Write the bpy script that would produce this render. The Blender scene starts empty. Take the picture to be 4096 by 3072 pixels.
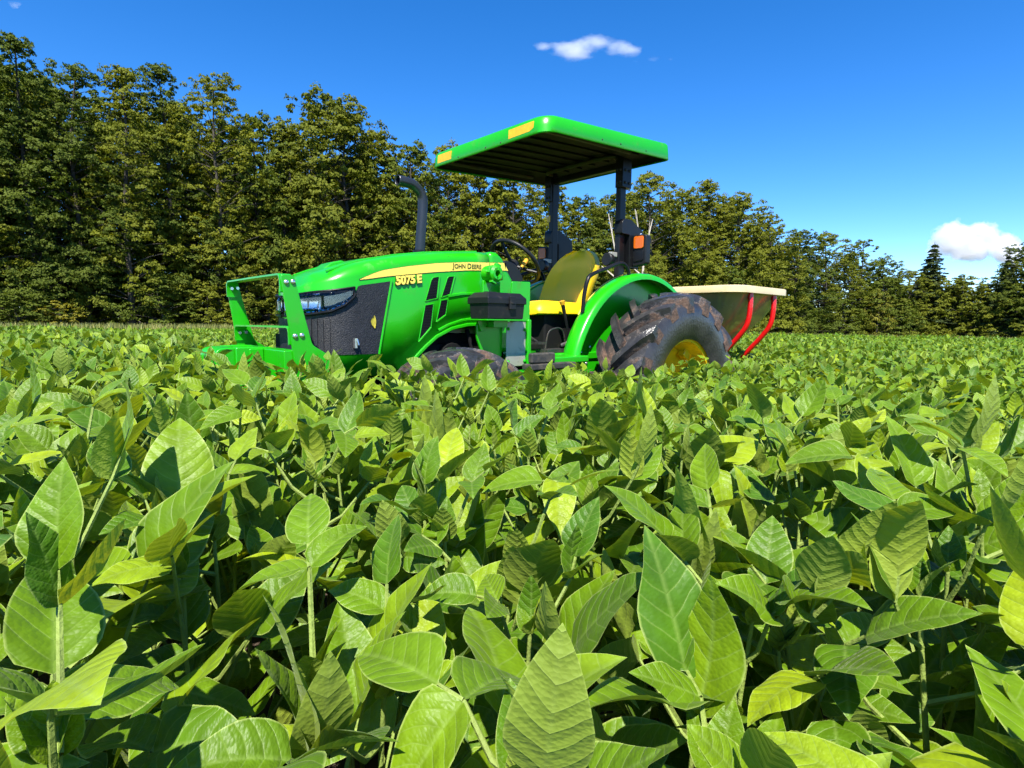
import bpy, bmesh, math, random
import numpy as np
from mathutils import Vector, Matrix

# ------------------------------------------------------------------ camera, sky, sun, exposure
SC = bpy.context.scene
COL = SC.collection
F_PX, CAM = 2250.0, Vector((3.799, 3.0446, 1.1953))
YAW, PITCH, ROLL = -2.31747, -0.10924, 0.00894
SUN = Vector((0.4256, 0.4129, 0.8052)).normalized()      # towards the sun

def cam_axes():
    d = Vector((math.cos(YAW)*math.cos(PITCH), math.sin(YAW)*math.cos(PITCH), math.sin(PITCH)))
    r = d.cross(Vector((0, 0, 1))).normalized(); u = r.cross(d)
    return (r*math.cos(ROLL) + u*math.sin(ROLL), -r*math.sin(ROLL) + u*math.cos(ROLL), d)
CR, CU, CD = cam_axes()
cd = bpy.data.cameras.new('camera'); cam = bpy.data.objects.new('camera', cd); COL.objects.link(cam)
cd.sensor_width = 36.0; cd.lens = F_PX/4096*36.0; cd.clip_start = 0.02; cd.clip_end = 9000
cam.matrix_world = Matrix(((CR.x, CU.x, -CD.x, CAM.x), (CR.y, CU.y, -CD.y, CAM.y), (CR.z, CU.z, -CD.z, CAM.z), (0, 0, 0, 1)))
SC.camera = cam

world = bpy.data.worlds.new('World'); SC.world = world; world.use_nodes = True
wn = world.node_tree.nodes; wl = world.node_tree.links; wn.clear()
sky = wn.new('ShaderNodeTexSky'); sky.sky_type = 'NISHITA'; sky.sun_disc = False
sky.sun_elevation = math.asin(SUN.z); sky.sun_rotation = math.atan2(SUN.x, SUN.y)
sky.air_density = 0.85; sky.dust_density = 0.0; sky.ozone_density = 2.0; sky.altitude = 2000
hs = wn.new('ShaderNodeHueSaturation'); hs.inputs['Saturation'].default_value = 1.36; hs.inputs['Hue'].default_value = 0.506
bg = wn.new('ShaderNodeBackground'); bg.inputs['Strength'].default_value = 0.14
wo = wn.new('ShaderNodeOutputWorld')
wl.new(sky.outputs[0], hs.inputs['Color']); wl.new(hs.outputs[0], bg.inputs['Color']); wl.new(bg.outputs[0], wo.inputs['Surface'])

sl = bpy.data.lights.new('sun', 'SUN'); sl.energy = 5.0; sl.angle = math.radians(0.53); sl.color = (1.0, 0.95, 0.86)
sun = bpy.data.objects.new('sun', sl); COL.objects.link(sun); sun.location = (10, 10, 30)
sun.rotation_euler = SUN.to_track_quat('Z', 'Y').to_euler()

vs = SC.view_settings; SC.display_settings.display_device = 'sRGB'
vs.view_transform = 'Standard'; vs.look = 'None'; vs.exposure = 1.05; vs.gamma = 1.0; vs.use_curve_mapping = False
cy = SC.cycles
cy.use_light_tree = False; cy.max_bounces = 4; cy.diffuse_bounces = 2; cy.glossy_bounces = 2; cy.transmission_bounces = 4; cy.transparent_max_bounces = 6
cy.volume_bounces = 6; cy.caustics_reflective = False; cy.caustics_refractive = False
cy.use_denoising = True; cy.sample_clamp_indirect = 6.0
SC.render.use_motion_blur = False

# ------------------------------------------------------------------ materials
def newmat(name):
    m = bpy.data.materials.new(name); m.use_nodes = True
    nt = m.node_tree; nt.nodes.clear()
    o = nt.nodes.new('ShaderNodeOutputMaterial')
    return m, nt.nodes, nt.links, o

def ramp(n, pts):
    r = n.new('ShaderNodeValToRGB'); e = r.color_ramp.elements
    e[0].position, e[0].color = pts[0][0], (*pts[0][1], 1)
    e[1].position, e[1].color = pts[-1][0], (*pts[-1][1], 1)
    for p, c in pts[1:-1]:
        k = e.new(p); k.color = (*c, 1)
    return r

def paint(name, col, rough=0.3, metal=0.0, coat=0.0, dirt=0.0, dirtcol=(0.12, 0.075, 0.045), bump=0.0, scale=6.0, var=0.06, spec=0.5):
    """painted / moulded surface with slight colour drift, dust and grain"""
    m, n, l, o = newmat(name)
    b = n.new('ShaderNodeBsdfPrincipled'); l.new(b.outputs[0], o.inputs[0])
    tc = n.new('ShaderNodeTexCoord')
    nz = n.new('ShaderNodeTexNoise'); nz.inputs['Scale'].default_value = scale; nz.inputs['Detail'].default_value = 6
    l.new(tc.outputs['Object'], nz.inputs['Vector'])
    lo = tuple(c*(1-var) for c in col); hi = tuple(min(1, c*(1+var)) for c in col)
    r = ramp(n, [(0.3, lo), (0.7, hi)]); l.new(nz.outputs[0], r.inputs[0]); colr = r.outputs[0]
    if dirt > 0:
        n2 = n.new('ShaderNodeTexNoise'); n2.inputs['Scale'].default_value = scale*2.3; n2.inputs['Detail'].default_value = 9; n2.inputs['Roughness'].default_value = 0.7
        l.new(tc.outputs['Object'], n2.inputs['Vector'])
        r2 = ramp(n, [(0.62-0.3*dirt, (0, 0, 0)), (0.80-0.25*dirt, (1, 1, 1))]); l.new(n2.outputs[0], r2.inputs[0])
        mx = n.new('ShaderNodeMix'); mx.data_type = 'RGBA'; l.new(r2.outputs[0], mx.inputs[0]); l.new(colr, mx.inputs[6]); mx.inputs[7].default_value = (*dirtcol, 1)
        colr = mx.outputs[2]
        mr = n.new('ShaderNodeMapRange'); l.new(r2.outputs[0], mr.inputs[0]); mr.inputs[3].default_value = rough; mr.inputs[4].default_value = 0.9
        l.new(mr.outputs[0], b.inputs['Roughness'])
    else:
        mr = n.new('ShaderNodeMapRange'); l.new(nz.outputs[0], mr.inputs[0]); mr.inputs[3].default_value = max(0.03, rough-0.06); mr.inputs[4].default_value = rough+0.08
        l.new(mr.outputs[0], b.inputs['Roughness'])
    l.new(colr, b.inputs['Base Color'])
    b.inputs['Metallic'].default_value = metal; b.inputs['Coat Weight'].default_value = coat; b.inputs['Coat Roughness'].default_value = 0.06
    b.inputs['Specular IOR Level'].default_value = spec
    if bump > 0:
        n3 = n.new('ShaderNodeTexNoise'); n3.inputs['Scale'].default_value = scale*9; n3.inputs['Detail'].default_value = 5
        l.new(tc.outputs['Object'], n3.inputs['Vector'])
        bp = n.new('ShaderNodeBump'); bp.inputs['Strength'].default_value = bump; bp.inputs['Distance'].default_value = 0.01
        l.new(n3.outputs[0], bp.inputs['Height']); l.new(bp.outputs[0], b.inputs['Normal'])
    return m

M = {}
M['green'] = paint('green_paint', (0.014, 0.37, 0.003), 0.30, coat=0.18, dirt=0.16, dirtcol=(0.06, 0.27, 0.03), bump=0.02, scale=3)
M['yellow'] = paint('yellow_paint', (0.80, 0.50, 0.006), 0.35, coat=0.2, dirt=0.12, bump=0.03)
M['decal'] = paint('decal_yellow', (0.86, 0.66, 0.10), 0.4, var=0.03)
M['reflector'] = paint('amber_reflector', (0.78, 0.42, 0.01), 0.35, var=0.12, scale=40)
M['seat'] = paint('seat_vinyl', (0.90, 0.59, 0.005), 0.45, var=0.05, bump=0.10, scale=5)
M['black'] = paint('black_paint', (0.008, 0.008, 0.009), 0.38, var=0.2, dirt=0.06, dirtcol=(0.03, 0.028, 0.025), spec=0.3)
M['plastic'] = paint('black_plastic', (0.011, 0.012, 0.013), 0.42, var=0.2, dirt=0.12, dirtcol=(0.045, 0.037, 0.03), bump=0.05, spec=0.3)
M['screen'] = paint('black_screen', (0.013, 0.014, 0.018), 0.55, var=0.3, dirt=0.16, dirtcol=(0.045, 0.045, 0.05), bump=0.5, scale=20)
M['under'] = paint('dark_underside', (0.007, 0.007, 0.007), 0.75, spec=0.2, dirt=0.15, dirtcol=(0.03, 0.024, 0.018))
M['iron'] = paint('grimy_iron', (0.022, 0.022, 0.022), 0.55, dirt=0.35, dirtcol=(0.07, 0.045, 0.03), bump=0.3)
M['steel'] = paint('galvanised_steel', (0.40, 0.385, 0.33), 0.5, metal=0.3, dirt=0.25, dirtcol=(0.20, 0.19, 0.15), scale=9)
M['chrome'] = paint('zinc_bolt', (0.75, 0.75, 0.73), 0.22, metal=0.9)
M['mirror'] = paint('lamp_reflector', (0.62, 0.62, 0.62), 0.16, metal=1.0, var=0.35, scale=30)
M['smoked'] = paint('smoked_reflector', (0.05, 0.055, 0.05), 0.10, metal=0.6, var=0.2)
M['exhaust'] = paint('exhaust_black', (0.028, 0.032, 0.040), 0.33, metal=0.35, var=0.2, dirt=0.06, dirtcol=(0.08, 0.06, 0.05))
M['red'] = paint('red_paint', (0.62, 0.004, 0.006), 0.3, coat=0.3, dirt=0.06, dirtcol=(0.3, 0.10, 0.08))
M['lettering'] = paint('lettering_dark', (0.02, 0.05, 0.015), 0.5)
M['rubber_pad'] = paint('rubber_pad', (0.03, 0.029, 0.027), 0.7, dirt=0.5, dirtcol=(0.09, 0.075, 0.055), bump=0.3)
M['yellow_knob'] = paint('orange_knob', (0.80, 0.36, 0.02), 0.35)
M['bluegrey'] = paint('tank_plastic', (0.10, 0.24, 0.33), 0.4)
M['deadwood'] = paint('dead_wood', (0.52, 0.46, 0.37), 0.9, var=0.25, bump=0.4)
M['bark'] = paint('tree_bark', (0.055, 0.048, 0.036), 0.95, var=0.35, bump=0.8, scale=3)
M['dryleaf'] = paint('dry_leaf', (0.42, 0.36, 0.03), 0.7, var=0.3, scale=30)

def tyre_mat():
    m, n, l, o = newmat('muddy_rubber')
    b = n.new('ShaderNodeBsdfPrincipled'); l.new(b.outputs[0], o.inputs[0])
    tc = n.new('ShaderNodeTexCoord'); at = n.new('ShaderNodeAttribute'); at.attribute_name = 'mud'
    n1 = n.new('ShaderNodeTexNoise'); n1.inputs['Scale'].default_value = 7; n1.inputs['Detail'].default_value = 8; n1.inputs['Roughness'].default_value = 0.65
    l.new(tc.outputs['Object'], n1.inputs['Vector'])
    n2 = n.new('ShaderNodeTexNoise'); n2.inputs['Scale'].default_value = 60; n2.inputs['Detail'].default_value = 6
    l.new(tc.outputs['Object'], n2.inputs['Vector'])
    ad = n.new('ShaderNodeMath'); ad.operation = 'MULTIPLY_ADD'; l.new(at.outputs['Fac'], ad.inputs[0]); ad.inputs[1].default_value = 0.34; l.new(n1.outputs[0], ad.inputs[2])
    r = ramp(n, [(0.67, (0, 0, 0)), (0.80, (1, 1, 1))]); l.new(ad.outputs[0], r.inputs[0])
    rub = ramp(n, [(0.3, (0.014, 0.014, 0.016)), (0.75, (0.060, 0.057, 0.055))]); l.new(n1.outputs[0], rub.inputs[0])
    mud = ramp(n, [(0.25, (0.040, 0.024, 0.016)), (0.55, (0.105, 0.062, 0.042)), (0.8, (0.20, 0.13, 0.09))]); l.new(n2.outputs[0], mud.inputs[0])
    mx = n.new('ShaderNodeMix'); mx.data_type = 'RGBA'; l.new(r.outputs[0], mx.inputs[0]); l.new(rub.outputs[0], mx.inputs[6]); l.new(mud.outputs[0], mx.inputs[7])
    l.new(mx.outputs[2], b.inputs['Base Color'])
    mr = n.new('ShaderNodeMapRange'); l.new(r.outputs[0], mr.inputs[0]); mr.inputs[3].default_value = 0.30; mr.inputs[4].default_value = 0.92; l.new(mr.outputs[0], b.inputs['Roughness'])
    bh = n.new('ShaderNodeMath'); bh.operation = 'MULTIPLY_ADD'; l.new(r.outputs[0], bh.inputs[0]); bh.inputs[1].default_value = 1.2; l.new(n2.outputs[0], bh.inputs[2])
    bp = n.new('ShaderNodeBump'); bp.inputs['Strength'].default_value = 0.6; bp.inputs['Distance'].default_value = 0.006
    l.new(bh.outputs[0], bp.inputs['Height']); l.new(bp.outputs[0], b.inputs['Normal'])
    return m
M['tyre'] = tyre_mat()

def glassy(name, col, rough=0.05, trans=1.0):
    m, n, l, o = newmat(name)
    b = n.new('ShaderNodeBsdfPrincipled'); l.new(b.outputs[0], o.inputs[0])
    nz = n.new('ShaderNodeTexNoise'); nz.inputs['Scale'].default_value = 25
    r = ramp(n, [(0.3, tuple(c*0.9 for c in col)), (0.7, col)]); l.new(nz.outputs[0], r.inputs[0]); l.new(r.outputs[0], b.inputs['Base Color'])
    b.inputs['Roughness'].default_value = rough; b.inputs['Transmission Weight'].default_value = trans; b.inputs['IOR'].default_value = 1.45
    return m
M['lens'] = glassy('clear_lens', (0.97, 0.98, 1.0), 0.02, 1.0)
M['amber'] = glassy('amber_lens', (1.0, 0.20, 0.005), 0.12, 0.35)

def hopper_mat():
    m, n, l, o = newmat('cream_plastic')
    b = n.new('ShaderNodeBsdfPrincipled'); t = n.new('ShaderNodeBsdfTranslucent'); mx = n.new('ShaderNodeMixShader')
    tc = n.new('ShaderNodeTexCoord'); nz = n.new('ShaderNodeTexNoise'); nz.inputs['Scale'].default_value = 3; nz.inputs['Detail'].default_value = 7
    l.new(tc.outputs['Object'], nz.inputs['Vector'])
    r = ramp(n, [(0.3, (0.60, 0.47, 0.24)), (0.7, (0.72, 0.59, 0.34))]); l.new(nz.outputs[0], r.inputs[0])
    l.new(r.outputs[0], b.inputs['Base Color']); l.new(r.outputs[0], t.inputs[0]); b.inputs['Roughness'].default_value = 0.32
    mx.inputs[0].default_value = 0.04; l.new(b.outputs[0], mx.inputs[1]); l.new(t.outputs[0], mx.inputs[2]); l.new(mx.outputs[0], o.inputs[0])
    return m
M['hopper'] = hopper_mat()
M['hull'] = paint('shade_brown_plastic', (0.27, 0.195, 0.085), 0.22, coat=0.3, var=0.25, scale=2, dirt=0.1, dirtcol=(0.14, 0.10, 0.05))  # brown holds the undercut hull's shade plus the dark interior seen through the plastic

def leaf_mat(name, base, young, under, trans, veins=True, sheen=0.25, tw=0.22, bump=0.5, rough=0.46, spec=0.30, treevar=0.0):
    """two-sided leaf: vein pattern on the UVs, lighter underside, light passing through"""
    m, n, l, o = newmat(name)
    oi = n.new('ShaderNodeObjectInfo'); at = n.new('ShaderNodeAttribute'); at.attribute_name = 'lr'
    ad = n.new('ShaderNodeMath'); ad.operation = 'ADD'; l.new(oi.outputs['Random'], ad.inputs[0]); l.new(at.outputs['Fac'], ad.inputs[1])
    fr = n.new('ShaderNodeMath'); fr.operation = 'FRACT'; l.new(ad.outputs[0], fr.inputs[0])
    r = ramp(n, [(0.0, (base[0]*.52, base[1]*.68, base[2]*1.7)), (0.35, tuple(c*.86 for c in base)), (0.62, base), (0.9, tuple((a*.55+b*.45) for a, b in zip(base, young))), (1.0, young)])
    l.new(fr.outputs[0], r.inputs[0]); colr = r.outputs[0]
    if treevar:                                  # each tree has its own tone
        l.new(at.outputs['Fac'], r.inputs[0])
        vr_ = ramp(n, [(0.0, (1-treevar*1.1, 1-treevar*.8, 1)), (0.5, (1, 1, 1)), (1.0, (1+treevar*1.1, 1+treevar*.7, 1))]); l.new(oi.outputs['Random'], vr_.inputs[0])
        vm = n.new('ShaderNodeMix'); vm.data_type = 'RGBA'; vm.blend_type = 'MULTIPLY'; vm.inputs[0].default_value = 1; l.new(colr, vm.inputs[6]); l.new(vr_.outputs[0], vm.inputs[7]); colr = vm.outputs[2]
    b = n.new('ShaderNodeBsdfPrincipled'); t = n.new('ShaderNodeBsdfTranslucent'); mx = n.new('ShaderNodeMixShader')
    if veins:
        uv = n.new('ShaderNodeUVMap'); uv.uv_map = 'UVMap'
        sp = n.new('ShaderNodeSeparateXYZ'); l.new(uv.outputs[0], sp.inputs[0])
        cx = n.new('ShaderNodeMath'); cx.operation = 'SUBTRACT'; l.new(sp.outputs[0], cx.inputs[0]); cx.inputs[1].default_value = 0.5
        ax = n.new('ShaderNodeMath'); ax.operation = 'ABSOLUTE'; l.new(cx.outputs[0], ax.inputs[0])
        # side veins rise towards the margin
        k1 = n.new('ShaderNodeMath'); k1.operation = 'MULTIPLY_ADD'; l.new(ax.outputs[0], k1.inputs[0]); k1.inputs[1].default_value = -0.55; l.new(sp.outputs[1], k1.inputs[2])
        vn = n.new('ShaderNodeTexNoise'); vn.noise_dimensions = '4D'; vn.inputs['Scale'].default_value = 3.5; vn.inputs['Detail'].default_value = 1; l.new(uv.outputs[0], vn.inputs['Vector']); l.new(oi.outputs['Random'], vn.inputs['W'])
        k0 = n.new('ShaderNodeMath'); k0.operation = 'MULTIPLY_ADD'; l.new(vn.outputs[0], k0.inputs[0]); k0.inputs[1].default_value = 0.09; l.new(k1.outputs[0], k0.inputs[2]); k1 = k0
        a2 = n.new('ShaderNodeMath'); a2.operation = 'MULTIPLY'; l.new(ax.outputs[0], a2.inputs[0]); l.new(ax.outputs[0], a2.inputs[1])
        k3 = n.new('ShaderNodeMath'); k3.operation = 'MULTIPLY_ADD'; l.new(a2.outputs[0], k3.inputs[0]); k3.inputs[1].default_value = -1.3; l.new(k1.outputs[0], k3.inputs[2]); k1 = k3
        k2 = n.new('ShaderNodeMath'); k2.operation = 'MULTIPLY'; l.new(k1.outputs[0], k2.inputs[0]); k2.inputs[1].default_value = 7.0
        pp = n.new('ShaderNodeMath'); pp.operation = 'PINGPONG'; l.new(k2.outputs[0], pp.inputs[0]); pp.inputs[1].default_value = 0.5
        vr = ramp(n, [(0.0, (1, 1, 1)), (0.075, (0.0, 0.0, 0.0))]); l.new(pp.outputs[0], vr.inputs[0])
        mid = ramp(n, [(0.0, (1, 1, 1)), (0.028, (0, 0, 0))]); l.new(ax.outputs[0], mid.inputs[0])
        mxv = n.new('ShaderNodeMath'); mxv.operation = 'MAXIMUM'; l.new(vr.outputs[0], mxv.inputs[0]); l.new(mid.outputs[0], mxv.inputs[1])
        vf = n.new('ShaderNodeMath'); vf.operation = 'MULTIPLY'; l.new(mxv.outputs[0], vf.inputs[0]); vf.inputs[1].default_value = 0.30
        cm = n.new('ShaderNodeMix'); cm.data_type = 'RGBA'; l.new(vf.outputs[0], cm.inputs[0]); l.new(colr, cm.inputs[6]); cm.inputs[7].default_value = (0.30, 0.42, 0.10, 1)
        colr = cm.outputs[2]
        # quilted surface between the veins
        mp = n.new('ShaderNodeMapping'); l.new(uv.outputs[0], mp.inputs[0]); mp.inputs['Scale'].default_value = (26, 36, 1)
        vo = n.new('ShaderNodeTexVoronoi'); l.new(mp.outputs[0], vo.inputs['Vector']); vo.inputs['Scale'].default_value = 1.0
        pw = n.new('ShaderNodeMath'); pw.operation = 'POWER'; l.new(pp.outputs[0], pw.inputs[0]); pw.inputs[1].default_value = 0.45
        q1 = n.new('ShaderNodeMath'); q1.operation = 'MULTIPLY_ADD'; l.new(pw.outputs[0], q1.inputs[0]); q1.inputs[1].default_value = 0.9
        q2 = n.new('ShaderNodeMath'); q2.operation = 'MULTIPLY'; l.new(vo.outputs['Distance'], q2.inputs[0]); q2.inputs[1].default_value = -0.28; l.new(q2.outputs[0], q1.inputs[2])
        bp = n.new('ShaderNodeBump'); bp.inputs['Strength'].default_value = bump; bp.inputs['Distance'].default_value = 0.003
        l.new(q1.outputs[0], bp.inputs['Height']); l.new(bp.outputs[0], b.inputs['Normal']); l.new(bp.outputs[0], t.inputs['Normal'])
        # leaf margin with pale hairs, small blotches
        mk = n.new('ShaderNodeTexNoise'); mk.inputs['Scale'].default_value = 5; mk.inputs['Detail'].default_value = 3; l.new(uv.outputs[0], mk.inputs['Vector'])
        mr = ramp(n, [(0.35, (0.82, 0.82, 0.82)), (0.65, (1.12, 1.12, 1.12))]); l.new(mk.outputs[0], mr.inputs[0])
        mu = n.new('ShaderNodeMix'); mu.data_type = 'RGBA'; mu.blend_type = 'MULTIPLY'; mu.inputs[0].default_value = 1; l.new(colr, mu.inputs[6]); l.new(mr.outputs[0], mu.inputs[7])
        colr = mu.outputs[2]
        eg = n.new('ShaderNodeAttribute'); eg.attribute_name = 'eg'      # downy pale margin
        er = ramp(n, [(0.93, (0, 0, 0)), (0.99, (0.55, 0.55, 0.55))]); l.new(eg.outputs['Fac'], er.inputs[0])
        em = n.new('ShaderNodeMix'); em.data_type = 'RGBA'; l.new(er.outputs[0], em.inputs[0]); l.new(colr, em.inputs[6]); em.inputs[7].default_value = (0.42, 0.50, 0.14, 1); colr = em.outputs[2]
    ge = n.new('ShaderNodeNewGeometry')
    um = n.new('ShaderNodeMix'); um.data_type = 'RGBA'; l.new(ge.outputs['Backfacing'], um.inputs[0]); l.new(colr, um.inputs[6])
    ub = n.new('ShaderNodeMix'); ub.data_type = 'RGBA'; ub.inputs[0].default_value = 0.6; l.new(colr, ub.inputs[6]); ub.inputs[7].default_value = (*under, 1)
    l.new(ub.outputs[2], um.inputs[7])
    l.new(um.outputs[2], b.inputs['Base Color'])
    b.inputs['Roughness'].default_value = rough; b.inputs['Specular IOR Level'].default_value = spec
    b.inputs['Sheen Weight'].default_value = sheen; b.inputs['Sheen Roughness'].default_value = 0.4; b.inputs['Sheen Tint'].default_value = (0.85, 1.0, 0.6, 1)
    tm = n.new('ShaderNodeMix'); tm.data_type = 'RGBA'; tm.blend_type = 'MULTIPLY'; tm.inputs[0].default_value = 1; l.new(colr, tm.inputs[6]); tm.inputs[7].default_value = (*trans, 1)
    l.new(tm.outputs[2], t.inputs[0])
    mx.inputs[0].default_value = tw; l.new(b.outputs[0], mx.inputs[1]); l.new(t.outputs[0], mx.inputs[2]); l.new(mx.outputs[0], o.inputs[0])
    return m
M['bean'] = leaf_mat('soybean_leaf', (0.118, 0.222, 0.0035), (0.29, 0.38, 0.009), (0.29, 0.36, 0.06), (2.4, 1.9, 0.3), sheen=0.08)
M['beanfar'] = leaf_mat('soybean_leaf_far', (0.118, 0.222, 0.0035), (0.29, 0.38, 0.009), (0.29, 0.36, 0.06), (2.4, 1.9, 0.3), veins=False, sheen=0.08)
M['beanstem'] = paint('soybean_stem', (0.20, 0.27, 0.05), 0.7, var=0.25, bump=0.3, scale=30)
M['treeleaf'] = leaf_mat('broadleaf', (0.142, 0.168, 0.007), (0.24, 0.235, 0.010), (0.14, 0.15, 0.02), (1.6, 1.5, 0.6), veins=False, sheen=0.0, tw=0.25, rough=0.65, spec=0.10, treevar=0.28)
M['treeleaf_dark'] = leaf_mat('broadleaf_dark', (0.090, 0.132, 0.008), (0.16, 0.19, 0.012), (0.10, 0.12, 0.02), (1.6, 1.5, 0.6), veins=False, sheen=0.0, tw=0.25, rough=0.65, spec=0.10, treevar=0.28)
M['treeleaf_bright'] = leaf_mat('broadleaf_bright', (0.175, 0.190, 0.008), (0.27, 0.265, 0.012), (0.15, 0.16, 0.02), (1.6, 1.5, 0.6), veins=False, sheen=0.0, tw=0.25, rough=0.65, spec=0.10, treevar=0.28)
M['treeleaf_yellow'] = leaf_mat('broadleaf_yellow', (0.24, 0.22, 0.008), (0.32, 0.28, 0.012), (0.2, 0.2, 0.04), (1.4, 1.3, 0.5), veins=False, sheen=0.0, tw=0.25, rough=0.65, spec=0.10, treevar=0.28)
M['needle'] = leaf_mat('conifer_needles', (0.060, 0.088, 0.018), (0.105, 0.13, 0.026), (0.06, 0.08, 0.03), (1.2, 1.2, 0.6), veins=False, sheen=0.0, tw=0.12, rough=0.7, spec=0.1)
M['grass'] = leaf_mat('meadow_grass', (0.27, 0.29, 0.06), (0.48, 0.43, 0.15), (0.25, 0.26, 0.09), (1.4, 1.3, 0.6), veins=False, sheen=0.0, tw=0.3)
M['goldenrod'] = leaf_mat('goldenrod_flower', (0.62, 0.42, 0.01), (0.8, 0.55, 0.02), (0.6, 0.4, 0.02), (1.1, 1.0, 0.5), veins=False, sheen=0.0, tw=0.2)

def ground_mat():
    m, n, l, o = newmat('field_soil')
    b = n.new('ShaderNodeBsdfPrincipled'); l.new(b.outputs[0], o.inputs[0])
    tc = n.new('ShaderNodeTexCoord'); nz = n.new('ShaderNodeTexNoise'); nz.inputs['Scale'].default_value = 9; nz.inputs['Detail'].default_value = 10; nz.inputs['Roughness'].default_value = 0.7
    l.new(tc.outputs['Object'], nz.inputs['Vector'])
    r = ramp(n, [(0.3, (0.045, 0.030, 0.020)), (0.7, (0.13, 0.09, 0.06))]); l.new(nz.outputs[0], r.inputs[0]); l.new(r.outputs[0], b.inputs['Base Color'])
    b.inputs['Roughness'].default_value = 0.95
    bp = n.new('ShaderNodeBump'); bp.inputs['Strength'].default_value = 0.8; bp.inputs['Distance'].default_value = 0.05; l.new(nz.outputs[0], bp.inputs['Height']); l.new(bp.outputs[0], b.inputs['Normal'])
    return m
M['soil'] = ground_mat()

# ------------------------------------------------------------------ mesh helpers
class MB:
    def __init__(s): s.v = []; s.f = []
    def add(s, V, F):
        k = len(s.v); s.v += [tuple(p) for p in V]; s.f += [tuple(i+k for i in f) for f in F]
    def box(s, x0, x1, y0, y1, z0, z1):
        V = [(x, y, z) for z in (z0, z1) for y in (y0, y1) for x in (x0, x1)]
        s.add(V, [(0, 2, 3, 1), (4, 5, 7, 6), (0, 1, 5, 4), (2, 6, 7, 3), (0, 4, 6, 2), (1, 3, 7, 5)]); return s
    def obox(s, c, ax, ay, az):
        c, ax, ay, az = map(Vector, (c, ax, ay, az))
        V = [c+sx*ax+sy*ay+sz*az for sz in (-1, 1) for sy in (-1, 1) for sx in (-1, 1)]
        s.add(V, [(0, 2, 3, 1), (4, 5, 7, 6), (0, 1, 5, 4), (2, 6, 7, 3), (0, 4, 6, 2), (1, 3, 7, 5)]); return s
    def prism(s, poly, a, b, axis=1):
        """polygon in the two other axes, extruded along axis from a to b"""
        def P(q, t): return (t, q[0], q[1]) if axis == 0 else ((q[0], t, q[1]) if axis == 1 else (q[0], q[1], t))
        n = len(poly); V = [P(q, a) for q in poly]+[P(q, b) for q in poly]
        F = [tuple(range(n)), tuple(range(2*n-1, n-1, -1))]+[(i, i+n, (i+1) % n+n, (i+1) % n) for i in range(n)]
        s.add(V, F); return s
    def tube(s, pts, rad, seg=10, cap=True):
        pts = [Vector(p) for p in pts]; n = len(pts)
        rr = rad if isinstance(rad, (list, tuple)) else [rad]*n
        up = None; V = []; F = []
        for i, p in enumerate(pts):
            t = (pts[min(i+1, n-1)]-pts[max(i-1, 0)]).normalized()
            if up is None:
                up = Vector((0, 0, 1)) if abs(t.z) < 0.9 else Vector((1, 0, 0))
            a = (up-t*up.dot(t)).normalized(); b = t.cross(a); up = a
            for k in range(seg):
                w = 2*math.pi*k/seg; V.append(p+(a*math.cos(w)+b*math.sin(w))*rr[i])
        for i in range(n-1):
            for k in range(seg):
                F.append((i*seg+k, i*seg+(k+1) % seg, (i+1)*seg+(k+1) % seg, (i+1)*seg+k))
        if cap: F += [tuple(range(seg-1, -1, -1)), tuple(range((n-1)*seg, n*seg))]
        s.add(V, F); return s
    def lathe(s, prof, c, axis=1, seg=48, closed=False):
        """profile [(radius, offset along axis)] turned round an axis through c"""
        V = []; F = []; n = len(prof); c = Vector(c)
        for k in range(seg):
            w = 2*math.pi*k/seg; cw, sw = math.cos(w), math.sin(w)
            for r, h in prof:
                V.append(c+(Vector((r*cw, h, r*sw)) if axis == 1 else (Vector((h, r*cw, r*sw)) if axis == 0 else Vector((r*cw, r*sw, h)))))
        m = n if closed else n-1
        for k in range(seg):
            for i in range(m):
                a, b = k*n+i, k*n+(i+1) % n; a2, b2 = ((k+1) % seg)*n+i, ((k+1) % seg)*n+(i+1) % n
                F.append((a, b, b2, a2))
        s.add(V, F); return s
    def grid(s, rows):
        n = len(rows[0]); V = [p for r in rows for p in r]
        s.add(V, [(i*n+j, i*n+j+1, (i+1)*n+j+1, (i+1)*n+j) for i in range(len(rows)-1) for j in range(n-1)]); return s
    def dome(s, c, nrm, r, h, seg=10):
        c, nrm = Vector(c), Vector(nrm).normalized()
        a = nrm.orthogonal().normalized(); b = nrm.cross(a)
        rings = [(1.0, 0.0), (1.0, 0.25), (0.8, 0.7), (0.45, 0.95)]; V = []; F = []
        for q, z in rings:
            for k in range(seg):
                w = 2*math.pi*k/seg; V.append(c+(a*math.cos(w)+b*math.sin(w))*r*q+nrm*h*z)
        for i in range(3):
            for k in range(seg): F.append((i*seg+k, i*seg+(k+1) % seg, (i+1)*seg+(k+1) % seg, (i+1)*seg+k))
        F.append(tuple(range(3*seg, 4*seg))); s.add(V, F); return s
    def mirror(s):
        """the same shape on the other side (y -> -y)"""
        m = MB(); m.v = [(p[0], -p[1], p[2]) for p in s.v]; m.f = [tuple(reversed(f)) for f in s.f]; return m
    def mesh(s, name, mat, sharp=38, fix=True):
        me = bpy.data.meshes.new(name); me.from_pydata(s.v, [], s.f)
        if fix:
            bm = bmesh.new(); bm.from_mesh(me); bmesh.ops.remove_doubles(bm, verts=bm.verts, dist=1e-5)
            bmesh.ops.recalc_face_normals(bm, faces=bm.faces); bm.to_mesh(me); bm.free()
        me.shade_smooth(); me.set_sharp_from_angle(angle=math.radians(sharp)); me.materials.append(M[mat]); return me
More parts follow.
